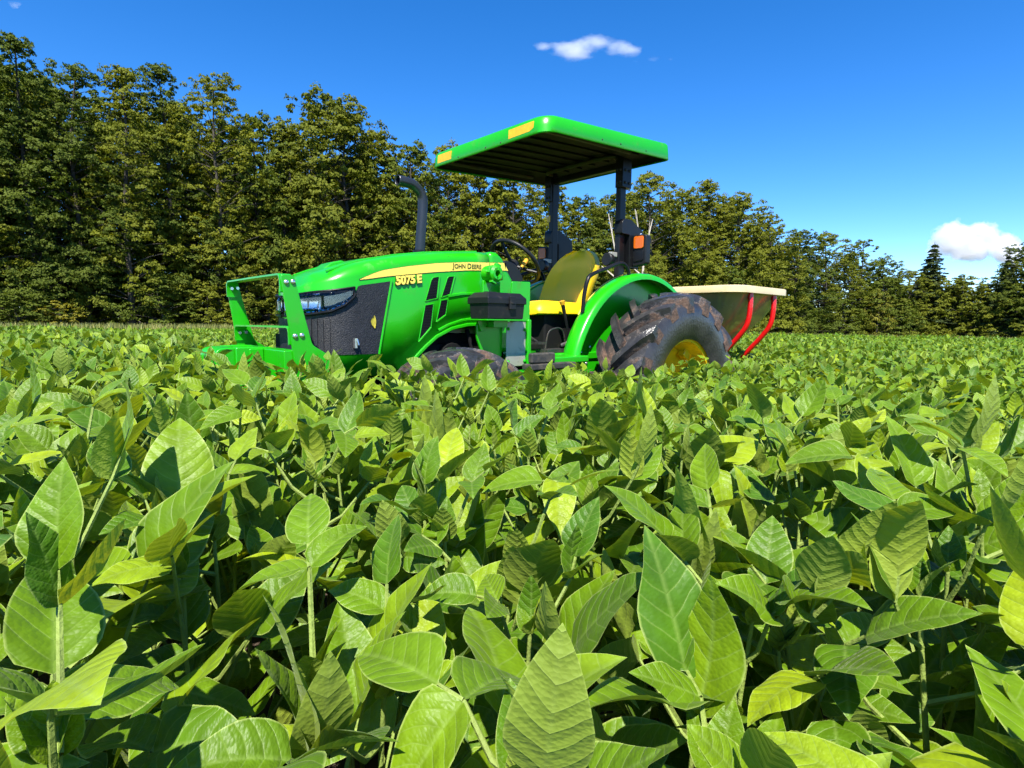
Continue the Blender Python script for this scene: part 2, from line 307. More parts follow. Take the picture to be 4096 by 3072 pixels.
    def build(s, name, mat, parent=None, bevel=0.0, sharp=38, fix=True, solid=0.0, seg=2):
        o = bpy.data.objects.new(name, s.mesh(name, mat, sharp, fix)); COL.objects.link(o); o.parent = parent
        if solid:
            d = o.modifiers.new('thick', 'SOLIDIFY'); d.thickness = solid; d.offset = -1
        if bevel:
            d = o.modifiers.new('bevel', 'BEVEL'); d.width = bevel; d.segments = seg; d.limit_method = 'ANGLE'; d.angle_limit = math.radians(35); d.harden_normals = True
        return o

def tag(o, label=None, cat=None, group=None, kind=None):
    for k, v in (('label', label), ('category', cat), ('group', group), ('kind', kind)):
        if v: o[k] = v
    return o
def empty(name, loc=(0, 0, 0), **kw):
    o = bpy.data.objects.new(name, None); COL.objects.link(o); o.location = loc; o.empty_display_size = 0.2
    return tag(o, **kw)
def place(name, me, parent=None):
    o = bpy.data.objects.new(name, me); COL.objects.link(o); o.parent = parent; return o
def lerp_t(tab, x):
    return float(np.interp(x, [a for a, _ in tab], [b for _, b in tab]))
def smooth_path(pts, k=6):
    """Catmull-Rom through the points"""
    P = [Vector(p) for p in pts]; P = [2*P[0]-P[1]]+P+[2*P[-1]-P[-2]]; out = []
    for i in range(1, len(P)-2):
        a, b, c, d = P[i-1:i+3]
        for j in range(k):
            t = j/k; out.append(0.5*((2*b)+(c-a)*t+(2*a-5*b+4*c-d)*t*t+(3*b-a-3*c+d)*t**3))
    return out+[P[-2]]
def round_poly(pts, r, k=4):
    out = []; n = len(pts)
    for i in range(n):
        p, a, b = Vector(pts[i]), Vector(pts[i-1]), Vector(pts[(i+1) % n])
        d1, d2 = (a-p), (b-p); q = min(r, d1.length*0.45, d2.length*0.45)
        s, e = p+d1.normalized()*q, p+d2.normalized()*q
        for j in range(k+1):
            t = j/k; out.append(tuple(s*(1-t)**2+p*2*t*(1-t)+e*t*t))
    return out
def sstep(a, b, x):
    t = np.clip((x-a)/(b-a), 0, 1); return t*t*(3-2*t)

# ------------------------------------------------------------------ ground
D2 = Vector((CD.x, CD.y)).normalized(); R2 = Vector((D2.y, -D2.x))
def gz(x, y):
    """height of the ground: level round the tractor, falling away to the far right"""
    x = np.asarray(x, float); y = np.asarray(y, float)
    dx, dy = x-CAM.x, y-CAM.y; dep = dx*D2.x+dy*D2.y; lat = dx*R2.x+dy*R2.y
    ang = np.arctan2(lat, np.maximum(dep, 0.1))
    return -0.50*sstep(9, 42, np.hypot(dx, dy))-0.95*sstep(14, 100, np.hypot(dx, dy))*sstep(-0.15, 0.65, ang)

gv = []; gf = []
xs = np.concatenate([np.linspace(-600, -150, 10), np.arange(-140, 61, 4), np.linspace(80, 600, 10)])
ys = np.concatenate([np.linspace(-600, -150, 10), np.arange(-140, 61, 4), np.linspace(80, 600, 10)])
GX, GY = np.meshgrid(xs, ys); GZ = gz(GX, GY)
nx = len(xs)
gm = bpy.data.meshes.new('ground')
gm.from_pydata(np.stack([GX, GY, GZ], -1).reshape(-1, 3).tolist(), [], [(j*nx+i, j*nx+i+1, (j+1)*nx+i+1, (j+1)*nx+i) for j in range(len(ys)-1) for i in range(nx-1)])
gm.shade_smooth(); gm.materials.append(M['soil'])
tag(place('ground', gm), 'bare brown soil of the field under the crop', kind='structure')

# ------------------------------------------------------------------ trees
def ray(px, py):
    """horizontal unit direction and slope of the sight line through a point of the 4096 x 3072 photograph"""
    v = CD+CR*((px-2048)/F_PX)-CU*((py-1536)/F_PX)
    h = math.hypot(v.x, v.y); return Vector((v.x/h, v.y/h)), v.z/h

def quads_mesh(name, P, N, S, lr, mat, asp=0.72):
    """one leaf-shaped face (bent diamond) for each position / normal / size"""
    n = len(P); rng = np.random.default_rng(n)
    N = N/np.linalg.norm(N, axis=1, keepdims=True)
    A = rng.normal(size=(n, 3)); A -= (A*N).sum(1, keepdims=True)*N; A /= np.linalg.norm(A, axis=1, keepdims=True)
    B = np.cross(N, A); S = S[:, None]
    V = np.empty((n, 4, 3)); V[:, 0] = P-A*S; V[:, 1] = P+B*S*asp+N*S*0.18; V[:, 2] = P+A*S; V[:, 3] = P-B*S*asp+N*S*0.18
    me = bpy.data.meshes.new(name)
    me.vertices.add(4*n); me.vertices.foreach_set('co', V.reshape(-1))
    me.loops.add(4*n); me.loops.foreach_set('vertex_index', np.arange(4*n, dtype=np.int32))
    me.polygons.add(n); me.polygons.foreach_set('loop_start', np.arange(0, 4*n, 4, dtype=np.int32))
    me.polygons.foreach_set('loop_total', np.full(n, 4, np.int32)) if hasattr(me.polygons[0], 'loop_total') and False else None
    me.update(calc_edges=True)
    a = me.attributes.new('lr', 'FLOAT', 'POINT'); a.data.foreach_set('value', np.repeat(lr, 4).astype(np.float32))
    me.materials.append(M[mat]); return me

def broadleaf(seed, H, R, base, shape, mat, nb=74, dens=1.0, leaf=0.088, lay=0.46, nose=1.0):
    """trunk, limbs and boughs carrying flat leaf sprays; returns (wood mesh, crown mesh)"""
    rng = np.random.default_rng(seed); rd = random.Random(seed)
    wood = MB()
    bend = [Vector((rd.uniform(-1, 1)*0.03*H*t, rd.uniform(-1, 1)*0.03*H*t, t*H*0.96)) for t in (0, .25, .5, .75, 1)]
    path = smooth_path(bend, 4); r0 = 0.011*H+0.05
    wood.tube(path, [r0*(1-0.88*i/(len(path)-1))+0.012 for i in range(len(path))], 7)
    def trunk(h):
        q = min(len(path)-1.001, max(0, h/(H*0.96)*(len(path)-1))); i = int(q); return path[i].lerp(path[i+1], q-i)
    PP, NN, SS, LL = [], [], [], []
    def env(t):
        if shape == 'oval': return (math.sin(math.pi*(0.16+0.80*t)))**0.75
        if shape == 'spire': return (1-t)**0.62*min(1, 0.62+1.6*t)
        if shape == 'skirt': return (1-t)**0.5*0.95+0.06
        return max(0.05, math.sqrt(max(0, 1-(t*1.02)**2.6)))       # dome
    for i in range(nb):
        # a lobe of the crown: its limb, then a billow of smaller leaf clumps
        t = ((i+rd.random())/nb)**0.85; h = base+(H-base)*t
        az = i*2.39996+rd.uniform(-.6, .6); o = Vector((math.cos(az), math.sin(az), 0))
        L = R*env(t)*rd.choice((1.0, 1.0, .9, .62, .35))*rd.uniform(0.85, 1.1)
        st = trunk(h-min(h*.4, L*rd.uniform(.15, .55))); c0 = trunk(h)+o*L
        bp = smooth_path([st, st.lerp(c0, .5)+Vector((0, 0, .06*L)), c0], 3); rb = 0.014+0.012*L
        wood.tube(bp, [rb*(1-0.8*k/(len(bp)-1)) for k in range(len(bp))], 4, cap=False)
        rl = (0.62+0.16*R)*rd.uniform(.62, 1.15)*(1.0-.38*t); lr0 = 0.42+rd.uniform(-.2, .2)
        nc = int(8*rl*rl*dens)+4
        for c in range(nc):
            v = Vector((rd.gauss(0, 1), rd.gauss(0, 1), rd.gauss(.25, 1))).normalized(); v.z *= lay*1.35
            p = c0+(v+o*.25)*rl*rd.uniform(.55, 1.0); rc = rl*rd.uniform(.26, .48); n = int(120*rc*rc*nose)+18
            d = rng.normal(size=(n, 3)); d /= np.linalg.norm(d, axis=1, keepdims=True); d[:, 2] = np.where(d[:, 2] < -0.1, -0.5*d[:, 2], d[:, 2])
            d *= (rng.random((n, 1))**0.35)*rc*rng.uniform(0.8, 1.2, (n, 1)); d[:, 2] = d[:, 2]*lay*1.1-.25*(d[:, 0]**2+d[:, 1]**2)/rc
            PP.append(d+np.array(p)); nn = rng.normal(size=(n, 3))*.6+np.array([v.x*.6+o.x*.3, v.y*.6+o.y*.3, .55+.3*v.z])+d*.7/rc; NN.append(nn)
            SS.append(leaf*rng.uniform(0.6, 1.25, n)); LL.append(np.clip(rng.normal(lr0+rd.uniform(-.08, .08), 0.13, n), 0, .99))
    P = np.concatenate(PP); N = np.concatenate(NN); S = np.concatenate(SS); Lr = np.concatenate(LL)
    ok = P[:, 2] > 0.15; P, N, S, Lr = P[ok], N[ok], S[ok], Lr[ok]
    return wood.mesh('trunk', 'bark', 60, False), quads_mesh('crown', P, N, S, Lr, mat)

def conifer(seed, H, R, mat='needle'):
    rng = np.random.default_rng(seed); rd = random.Random(seed); wood = MB()
    wood.tube([(0, 0, 0), (0.05, 0, H*0.5), (0, 0.03, H)], [0.02*H*0.9, 0.011*H, 0.01], 7)
    PP, NN, SS, LL = [], [], [], []
    nw = int(H*3.2)
    for w in range(nw):
        t = (w+rd.uniform(0, .8))/nw; h = 0.05*H+t*0.94*H; L0 = R*(1-t)**0.85+0.12
        for b in range(7):
            az = b*0.8976+w*1.13+rd.uniform(-.4, .4); L = L0*rd.uniform(.5, 1.2); o = np.array([math.cos(az), math.sin(az), 0.0])
            droop = rd.uniform(0.12, 0.34); wood.tube([(0, 0, h), tuple(o*L*0.95+np.array([0, 0, h-droop*L]))], [0.022, 0.006], 3, cap=False)
            n = int(60*L)+14; u = rng.random(n)**0.6; sd = rng.normal(size=n)*0.20*L*(1.2-u); q = np.array([-o[1], o[0], 0])
            p = o*(u*L)[:, None]+q*sd[:, None]+np.array([0, 0, h])-np.stack([u*0, u*0, droop*L*u**1.4+rng.random(n)*0.12], -1)
            PP.append(p); NN.append(rng.normal(size=(n, 3))*0.6+np.array([0, 0, 0.8])+o*0.5); SS.append(rng.uniform(0.09, 0.20, n)); LL.append(rng.random(n)*0.95)
    return wood.mesh('trunk', 'bark', 60, False), quads_mesh('crown', np.concatenate(PP), np.concatenate(NN), np.concatenate(SS), np.concatenate(LL), mat, 0.4)

TV = {
 'tall_a': (20, broadleaf(1, 20, 4.2, 1.6, 'spire', 'treeleaf_dark', 100, lay=.55)),
 'tall_b': (19, broadleaf(2, 19, 4.0, 1.8, 'oval', 'treeleaf', 98, lay=.50)),
 'tall_c': (18, broadleaf(3, 18, 3.8, 1.4, 'spire', 'treeleaf', 94, lay=.55)),
 'tall_d': (19, broadleaf(13, 19, 3.9, 1.4, 'dome', 'treeleaf_dark', 98, lay=.60)),
 'round_a': (16, broadleaf(4, 16, 4.6, 1.2, 'dome', 'treeleaf', 96, lay=.78, leaf=.10)),
 'round_b': (16, broadleaf(5, 16, 4.3, 1.0, 'dome', 'treeleaf_bright', 92, lay=.80, leaf=.10)),
 'round_c': (15, broadleaf(6, 15, 4.5, 1.0, 'dome', 'treeleaf_dark', 90, lay=.72, leaf=.10)),
 'round_d': (15, broadleaf(14, 15, 4.7, 1.0, 'oval', 'treeleaf_bright', 92, lay=.68, leaf=.10)),
 'open_a': (15, broadleaf(7, 15, 3.2, 4.5, 'oval', 'treeleaf_dark', 40, lay=.6, leaf=.10)),
 'shrub_a': (6, broadleaf(8, 6, 2.7, 0.5, 'skirt', 'treeleaf', 40, leaf=0.08, lay=.5)),
 'shrub_b': (6.5, broadleaf(9, 6.5, 2.9, 0.5, 'skirt', 'treeleaf_dark', 40, leaf=0.08, lay=.45)),
 'yellow': (5, broadleaf(10, 5, 2.0, 0.6, 'dome', 'treeleaf_yellow', 26, leaf=0.08, lay=.6)),
 'conifer_a': (14, conifer(11, 14, 3.2)),
 'conifer_b': (12, conifer(12, 12, 3.5)),
}
DIST = [(-900, 41), (0, 43), (900, 46), (1650, 52), (2400, 60), (2960, 72), (3330, 88), (3700, 100), (4100, 95), (5000, 90)]
trd = random.Random(77)
def plant_tree(kind, px, top_y=None, height=None, dd=0.0, label='', group='', name='broadleaf_tree', cat='tree', wide=1.0):
    d, sl_ = ray(px, top_y if top_y is not None else 1290); D = lerp_t(DIST, px)+dd
    x, y = CAM.x+d.x*D, CAM.y+d.y*D; z = float(gz(x, y))
    H0, (wm, cm) = TV[kind]
    H = height if height else CAM.z+sl_*D-z
    s = H/H0; o = empty(name, (x, y, z-0.05), label=label, cat=cat, group=group)
    o.rotation_euler = (0, 0, trd.uniform(0, 6.28)); o.scale = (s**0.6*wide, s**0.6*wide*trd.uniform(.9, 1.1), s)
    place('trunk', wm, o); place('crown', cm, o); return o
K = 4096/2212
LT = 'tall leafy tree of the near end of the wood, dark olive crown reaching high'
LM = 'leafy tree of the wood edge behind the tractor with layered olive boughs'
LR_ = 'round-crowned leafy tree of the wood on the far side of the spreader'
GT = 'trees along the front of the wood'
front = [  # display x, y of the crown top, kind, label
 (-150, 110, 'tall_b', LT), (-70, 60, 'tall_a', LT), (30, 72, 'tall_a', 'tallest dark tree of the wood with a broad blunt crown'), (150, 135, 'tall_d', LT), (250, 132, 'tall_c', LT), (350, 138, 'tall_a', LT),
 (455, 158, 'tall_b', 'tall tree with a bold domed top standing clear of its neighbours'), (550, 248, 'round_c', LM), (610, 262, 'tall_c', LM), (682, 205, 'round_a', 'broad tree with twin bushy tops above the tractor hood'),
 (745, 235, 'round_d', LM), (810, 285, 'round_b', LM), (890, 312, 'round_c', LM), (965, 318, 'round_a', LM), (1040, 335, 'round_d', LM), (1115, 360, 'round_a', LM), (1190, 395, 'round_b', LM),
 (1255, 425, 'round_c', LM), (1330, 420, 'round_a', LM), (1410, 378, 'round_a', LR_), (1475, 415, 'round_b', LR_), (1535, 385, 'tall_c', 'tree with a feathery pointed top rising from the wood'), (1600, 425, 'round_d', LR_), (1665, 462, 'round_b', LR_), (1725, 498, 'round_c', LR_),
 (1790, 505, 'round_a', LR_), (1868, 515, 'open_a', 'open-crowned tree with sky showing between its boughs'), (1910, 560, 'round_c', LR_), (1965, 585, 'round_a', LR_),
 (2020, 522, 'conifer_a', 'bushy conifer with a ragged point beside the low white cloud'), (2075, 590, 'conifer_b', 'low conifer with drooping boughs at the far field edge'), (2125, 612, 'round_c', LR_), (2180, 548, 'conifer_a', 'dark pointed conifer closing the wood at its far end'), (2235, 520, 'round_c', LR_), (2310, 500, 'round_a', LR_), (2400, 480, 'round_b', LR_)]
ORD = ['first', 'second', 'third', 'fourth', 'fifth', 'sixth', 'seventh', 'eighth', 'ninth', 'tenth', 'eleventh', 'twelfth', 'thirteenth']
cnt = {}
for (x, y, kind, lab) in front:
    if lab in (LT, LM, LR_):
        cnt[lab] = cnt.get(lab, 0)+1
        lab = ORD[cnt[lab]-1]+{LT: ' tall olive-green tree at the near, high end of the wood', LM: ' layered olive tree of the wood edge behind the tractor', LR_: ' round-crowned tree of the wood edge past the spreader'}[lab]
    plant_tree(kind, x*K, y*K, dd=trd.uniform(-1.2, 1.5), label=lab, group=GT, wide=.84 if x < 600 else (1.35 if x == 2020 else 1.0), name='conifer_tree' if 'conifer' in kind else 'broadleaf_tree')
LB = 'tree deeper in the wood, its crown filling gaps of the front row'
for row, off in ((5.5, 0.35), (11.0, -0.1)):
    for i, (x, y, kind, lab) in enumerate(front):
        x2 = x+38+off*40; y2 = lerp_t([(a, b) for a, b, _, _ in front], x2)
        plant_tree(['tall_b', 'round_a', 'round_c', 'tall_a'][i % 4] if x < 1850 else ['round_c', 'conifer_b', 'round_a'][i % 3], x2*K, (y2+(trd.uniform(55, 130) if x < 1250 else trd.uniform(18, 55)))*K, dd=row+trd.uniform(-1, 2), label=LB, group='trees deeper in the wood')
for i, x in enumerate(range(-160, 2420, 62)):
    if x < 1200 and trd.random() < .35: continue
    plant_tree(trd.choice(['shrub_a', 'shrub_b']), (x+trd.uniform(-18, 18))*K, height=trd.uniform(2.4, 6.4)*(1 if x < 1200 else 1.6), dd=-trd.uniform(1.2, 2.8),
               label='low leafy bush with boughs to the ground along the wood edge', group='bushes along the wood edge', name='shrub', cat='bush', wide=1.15)
plant_tree('yellow', 130*K, height=2.6, dd=-3.2, label='small yellowish bush in front of the dark wood', group='', name='shrub', cat='bush')
plant_tree('yellow', 1895*K, height=7.2, dd=-3.0, label='yellow-topped young tree among the green crowns far behind the spreader', group='', name='broadleaf_tree', wide=0.8)

def dead_tree(px, top_y, dd, seed, label):
    d, sl_ = ray(px, top_y); D = lerp_t(DIST, px)+dd; x, y = CAM.x+d.x*D, CAM.y+d.y*D; z = float(gz(x, y)); H = CAM.z+sl_*D-z
    o = empty('dead_tree', (x, y, z), label=label, cat='dead tree', group='')
    rd = random.Random(seed); m = MB()
    fork = H*0.62
    m.tube([(0, 0, 0), (0.1, 0, H*0.3), (0.05, 0.08, fork)], [0.17, 0.13, 0.10], 7)
    m.build('trunk', 'deadwood', o, fix=False)
    for k, (sx, hh) in enumerate(((-0.9, 1.0), (0.75, 0.93), (0.15, 0.78), (-1.4, 0.60))):
        a = R2*sx; b = MB(); z0 = fork if k < 3 else H*0.5
        b.tube(smooth_path([(0.05, 0.08, z0), (a.x*0.4, a.y*0.4, z0+(hh*H-z0)*0.4), (a.x*1.05, a.y*1.05, hh*H)], 4), [0.10-0.008*i for i in range(9)], 6)
        b.tube([(a.x*0.6, a.y*0.6, z0+(hh*H-z0)*0.6), (a.x*1.0+rd.uniform(-.4, .4), a.y*0.7, hh*H-0.2)], [0.03, 0.012], 4)
        b.build('limb', 'deadwood', o, fix=False)
dead_tree(1336*K, 462*K, -6.5, 3, 'bare pale dead tree with forked limbs seen past the yellow seat')
dead_tree(1393*K, 452*K, -6.8, 5, 'bare dead tree with two upswept limbs beside the roll bar post')

# ------------------------------------------------------------------ grass and goldenrod at the field edge
def tuft_strip(name, n, px0, px1, near, far, hmin, hmax, mat, label, cat, seed, wid=0.02):
    rng = np.random.default_rng(seed); V = []; Fc = []; L = []
    px = rng.uniform(px0, px1, n); back = rng.uniform(near, far, n); 
    for i in range(n):
        d, _ = ray(px[i], 1290); D = lerp_t(DIST, px[i])-back[i]; x, y = CAM.x+d.x*D, CAM.y+d.y*D; z = float(gz(x, y))
        h = rng.uniform(hmin, hmax); a = rng.uniform(0, 6.28); w = wid*rng.uniform(.6, 1.6); lx, ly = rng.normal(0, .18, 2)*h
        c, s = math.cos(a)*w, math.sin(a)*w; k = len(V)
        V += [(x-c, y-s, z), (x+c, y+s, z), (x+c*.7+lx*.4, y+s*.7+ly*.4, z+h*.6), (x-c*.7+lx*.4, y-s*.7+ly*.4, z+h*.6), (x+lx, y+ly, z+h)]
        Fc += [(k, k+1, k+2, k+3), (k+3, k+2, k+4)]; L += [rng.random()]*5
    me = bpy.data.meshes.new(name); me.from_pydata(V, [], Fc); at = me.attributes.new('lr', 'FLOAT', 'POINT'); at.data.foreach_set('value', np.array(L, np.float32)); me.materials.append(M[mat])
    tag(place(name, me), label, cat, kind='stuff')
tuft_strip('meadow_grass', 42000, -500, 4500, 3.6, 10.0, 0.95, 1.50, 'grass', 'pale tall grass between the crop and the wood', 'grass', 5, 0.055)
def goldenrod(px0, px1, n, seed):
    rng = np.random.default_rng(seed); P = []
    for i in range(n):
        px = rng.uniform(px0, px1); d, _ = ray(px, 1290); D = lerp_t(DIST, px)-rng.uniform(6.5, 9); x, y = CAM.x+d.x*D, CAM.y+d.y*D
        P.append((x, y, float(gz(x, y))+rng.uniform(0.75, 1.15)))
    P = np.array(P); N = rng.normal(size=(n, 3))+np.array([0, 0, .6])
    me = quads_mesh('goldenrod', P, N, rng.uniform(.05, .11, n), rng.random(n), 'goldenrod')
    tag(place('goldenrod', me), 'yellow goldenrod flowers along the far field edge' if px0 > 2000 else 'scattered yellow flowers in the grass by the near wood', 'flowers', kind='stuff')
goldenrod(3380, 3560, 420, 3); goldenrod(0, 800, 70, 4)

# ------------------------------------------------------------------ clouds
def cloud(name, px, py, dist, size, dens, thr, nscale, label, seed, soft=0.25, puffs=5, rmul=1.0):
    d = (CD+CR*((px-2048)/F_PX)-CU*((py-1536)/F_PX)).normalized(); c = CAM+d*dist
    rd = random.Random(seed)
    m, n, l, o = newmat(name+'_vapour')
    pv = n.new('ShaderNodeVolumePrincipled'); l.new(pv.outputs[0], o.inputs['Volume'])
    pv.inputs['Color'].default_value = (1, 1, 1, 1); pv.inputs['Anisotropy'].default_value = 0.2
    tc = n.new('ShaderNodeTexCoord')
    nz = n.new('ShaderNodeTexNoise'); nz.inputs['Scale'].default_value = nscale; nz.inputs['Detail'].default_value = 6; nz.inputs['Roughness'].default_value = 0.62
    mp = n.new('ShaderNodeMapping'); mp.inputs['Location'].default_value = (seed*1.7, seed*0.3, seed*2.1); l.new(tc.outputs['Object'], mp.inputs[0]); l.new(mp.outputs[0], nz.inputs['Vector'])
    best = None
    for k in range(puffs):       # nearest of several round lobes, in the cloud's own unit space
        q = n.new('ShaderNodeVectorMath'); q.operation = 'DISTANCE'; l.new(tc.outputs['Object'], q.inputs[0])
        u = (k/(puffs-1)-0.5)*2 if puffs > 1 else 0
        cc, rr = ((u*0.62, rd.uniform(-.3, .3), rd.uniform(-.1, .18)), rmul*rd.uniform(.26, .40)*(1.15-0.4*abs(u)))
        q.inputs[1].default_value = cc
        a = n.new('ShaderNodeMath'); a.operation = 'DIVIDE'; l.new(q.outputs['Value'], a.inputs[0]); a.inputs[1].default_value = rr
        if best is None: best = a
        else:
            b = n.new('ShaderNodeMath'); b.operation = 'MINIMUM'; l.new(best.outputs[0], b.inputs[0]); l.new(a.outputs[0], b.inputs[1]); best = b
    e = n.new('ShaderNodeMath'); e.operation = 'MULTIPLY_ADD'; l.new(nz.outputs[0], e.inputs[0]); e.inputs[1].default_value = 2.2; e.inputs[2].default_value = thr
    s = n.new('ShaderNodeMath'); s.operation = 'SUBTRACT'; l.new(e.outputs[0], s.inputs[0]); l.new(best.outputs[0], s.inputs[1])
    mr = n.new('ShaderNodeMapRange'); l.new(s.outputs[0], mr.inputs[0]); mr.inputs[1].default_value = 0; mr.inputs[2].default_value = soft; mr.inputs[3].default_value = 0; mr.inputs[4].default_value = dens
    l.new(mr.outputs[0], pv.inputs['Density'])
    mb = MB(); mb.lathe([(0.001, -1), (0.5, -0.866), (0.866, -0.5), (1, 0), (0.866, 0.5), (0.5, 0.866), (0.001, 1)], (0, 0, 0), axis=2, seg=16)
    me = bpy.data.meshes.new(name); me.from_pydata(mb.v, [], mb.f); me.materials.append(m)
    bm = bmesh.new(); bm.from_mesh(me); bmesh.ops.remove_doubles(bm, verts=bm.verts, dist=.01); bmesh.ops.recalc_face_normals(bm, faces=bm.faces); bm.to_mesh(me); bm.free()
    ob = place(name, me); ob.location = c; ob.scale = size
    ob.rotation_euler = (0, 0, math.atan2(R2.y, R2.x)); m.cycles.volume_step_rate = 0.5 if hasattr(m, 'cycles') else 1
    tag(ob, label, 'cloud')
cloud('cloud', 2345, 196, 2000, (215, 140, 90), 0.030, -0.36, 2.2, 'small wispy white cloud high above the tractor canopy', 4, 0.7, 6)
cloud('cloud', 2610, 248, 2000, (80, 50, 30), 0.008, -0.55, 2.2, 'faint shred of cloud next to the wispy white one', 7, 0.8, 3)
cloud('cloud', 3905, 1000, 4200, (330, 240, 330), 0.030, -0.16, 2.6, 'puffy white cumulus cloud low over the far trees', 67, 0.25, 5, 1.05)
cloud('cloud', -10, 40, 2200, (90, 60, 60), 0.02, -0.6, 2.2, 'grey scrap of cloud above the tallest trees', 12, 0.5, 3)

# ------------------------------------------------------------------ tractor (x forward, y to its left, rear axle over the origin)
TR = empty('tractor', label='green and yellow utility tractor with canopy parked in the crop', cat='tractor')
OUT = [(1.48, .32), (1.70, .32), (1.95, .32), (2.20, .32), (2.36, .32), (2.4095, .3177), (2.4475, .3109), (2.4813, .2996), (2.5115, .2839), (2.5385, .2639), (2.5623, .2397), (2.5826, .2116), (2.5995, .1796), (2.6128, .1437), (2.6223, .1037), (2.6281, .0586), (2.63, 0.0)]
_s = [OUT[0][0]]
for a, b in zip(OUT, OUT[1:]): _s.append(_s[-1]+math.hypot(b[0]-a[0], b[1]-a[1]))
def on_side(s, off=0.0):
    """point of the hood's outline at arc length s (equal to x along the straight side), pushed outwards by off"""
    x, y = float(np.interp(s, _s, [p[0] for p in OUT])), float(np.interp(s, _s, [p[1] for p in OUT]))
    e = 0.02; x2, y2 = float(np.interp(s+e, _s, [p[0] for p in OUT])), float(np.interp(s+e, _s, [p[1] for p in OUT]))
    x1, y1 = float(np.interp(s-e, _s, [p[0] for p in OUT])), float(np.interp(s-e, _s, [p[1] for p in OUT]))
    t = Vector((x2-x1, y2-y1)); t = t.normalized() if t.length > 1e-6 else Vector((0, -1)); n = Vector((-t.y, t.x))
    if s >= _s[-1]-1e-6: n = Vector((1, 0))
    return x+n.x*off, y+n.y*off
SEND = _s[-1]
ZLOW = [(1.48, 1.175), (1.565, 1.175), (1.653, 1.172), (1.769, 1.15), (1.88, 1.103), (1.952, 1.051), (2.008, 1.004), (2.07, 0.94), (2.12, 0.90), (3.1, 0.90)]
ZSH = [(1.3, 1.585), (1.48, 1.578), (1.65, 1.565), (1.88, 1.543), (2.08, 1.509), (2.235, 1.477), (2.362, 1.430), (2.5, 1.398), (2.6, 1.378), (2.69, 1.366), (2.84, 1.358)]
ZT = [(1.3, 1.640), (1.5, 1.634), (1.85, 1.600), (2.05, 1.572), (2.25, 1.532), (2.38, 1.494), (2.48, 1.455), (2.56, 1.420), (2.61, 1.392), (2.63, 1.370)]
ss = [1.48, 1.56, 1.65, 1.72, 1.77, 1.82, 1.88, 1.92, 1.952, 1.98, 2.008, 2.04, 2.07, 2.12, 2.2, 2.28, 2.36, 2.40, 2.44, 2.48, 2.52, 2.55, 2.58, 2.61, 2.64, 2.67, 2.70, 2.73, 2.76, 2.79, 2.82, SEND]
hood = MB(); rows = []
for s in ss:
    x, y = on_side(s); xi = min(x, 2.50); zl, zs = lerp_t(ZLOW, s), lerp_t(ZSH, s)
    zt = lerp_t(ZT, x); col = [(x, y, zl), (x, y, zl+(zs-zl)*.5), (x, y, zs)]
    x3, y3 = on_side(s, -0.012); x4, y4 = on_side(s, -0.045)
    col += [(x3, max(y3, 0), zs+(zt-zs)*0.62), (x4, max(y4, 0), zt-0.005), (min(x, 2.55), y*0.62, lerp_t(ZT, min(x, 2.55))+0.004), (xi, y*0.30, lerp_t(ZT, xi)+0.009), (xi, 0.0, lerp_t(ZT, xi)+0.011)]
    rows.append(col)
hood.grid(rows); hm = hood.mirror(); hood.add(hm.v, hm.f)
ho = hood.build('hood', 'green', TR, solid=0.012, sharp=50)
# crease along the top of the hood
b = MB()
for sgn in (1, -1):
    b.tube([(x, sgn*0.215, lerp_t(ZT, x)+0.004) for x in (1.5, 1.7, 1.9, 2.1, 2.3, 2.42, 2.5)], 0.006, 6)
b.build('hood_crease', 'green', ho)
MB().prism([(2.30, 1.515), (2.34, 1.530), (2.40, 1.512), (2.47, 1.462)], -0.07, 0.07).build('hood_scoop', 'green', ho, bevel=0.008)

cowl = MB().prism([(1.476, 1.637), (1.405, 1.637), (1.355, 1.602), (1.315, 1.535), (1.255, 1.455), (1.225, 1.20), (1.225, 1.0), (1.476, 1.0)], -0.318, 0.318)
cowl.build('cowl', 'green', TR, bevel=0.035, seg=4)

def side_strip(mb, s0, s1, zlo, zhi, off, n=26, skew=None, m=6):
    """sheet lying on the hood side between two height curves"""
    rows = []
    for j in range(m+1):
        v = j/m; a, c = (s0(v), s1(v)) if callable(s0) else (s0, s1); r = []
        for i in range(n+1):
            s = a+(c-a)*i/n; x, y = on_side(s, off); lo, hi = lerp_t(zlo, s), lerp_t(zhi, s); r.append((x, y, lo+(hi-lo)*v))
        rows.append(r)
    mb.grid(rows); return mb
def both(mb):
    m = mb.mirror(); mb.add(m.v, m.f); return mb
SC_HI = [(2.10, 1.42), (2.18, 1.412), (2.376, 1.378), (2.404, 1.318), (2.45, 1.274), (2.514, 1.240), (2.60, 1.226), (2.666, 1.220), (2.8, 1.205), (3.1, 1.20)]
scr = side_strip(MB(), lambda v: 2.262-0.082*v, lambda v: SEND, [(2.1, 1.02), (2.6, 1.02), (3.1, 1.02)], SC_HI, 0.004, 40)
go = both(scr).build('grille_screen', 'screen', TR, sharp=60)
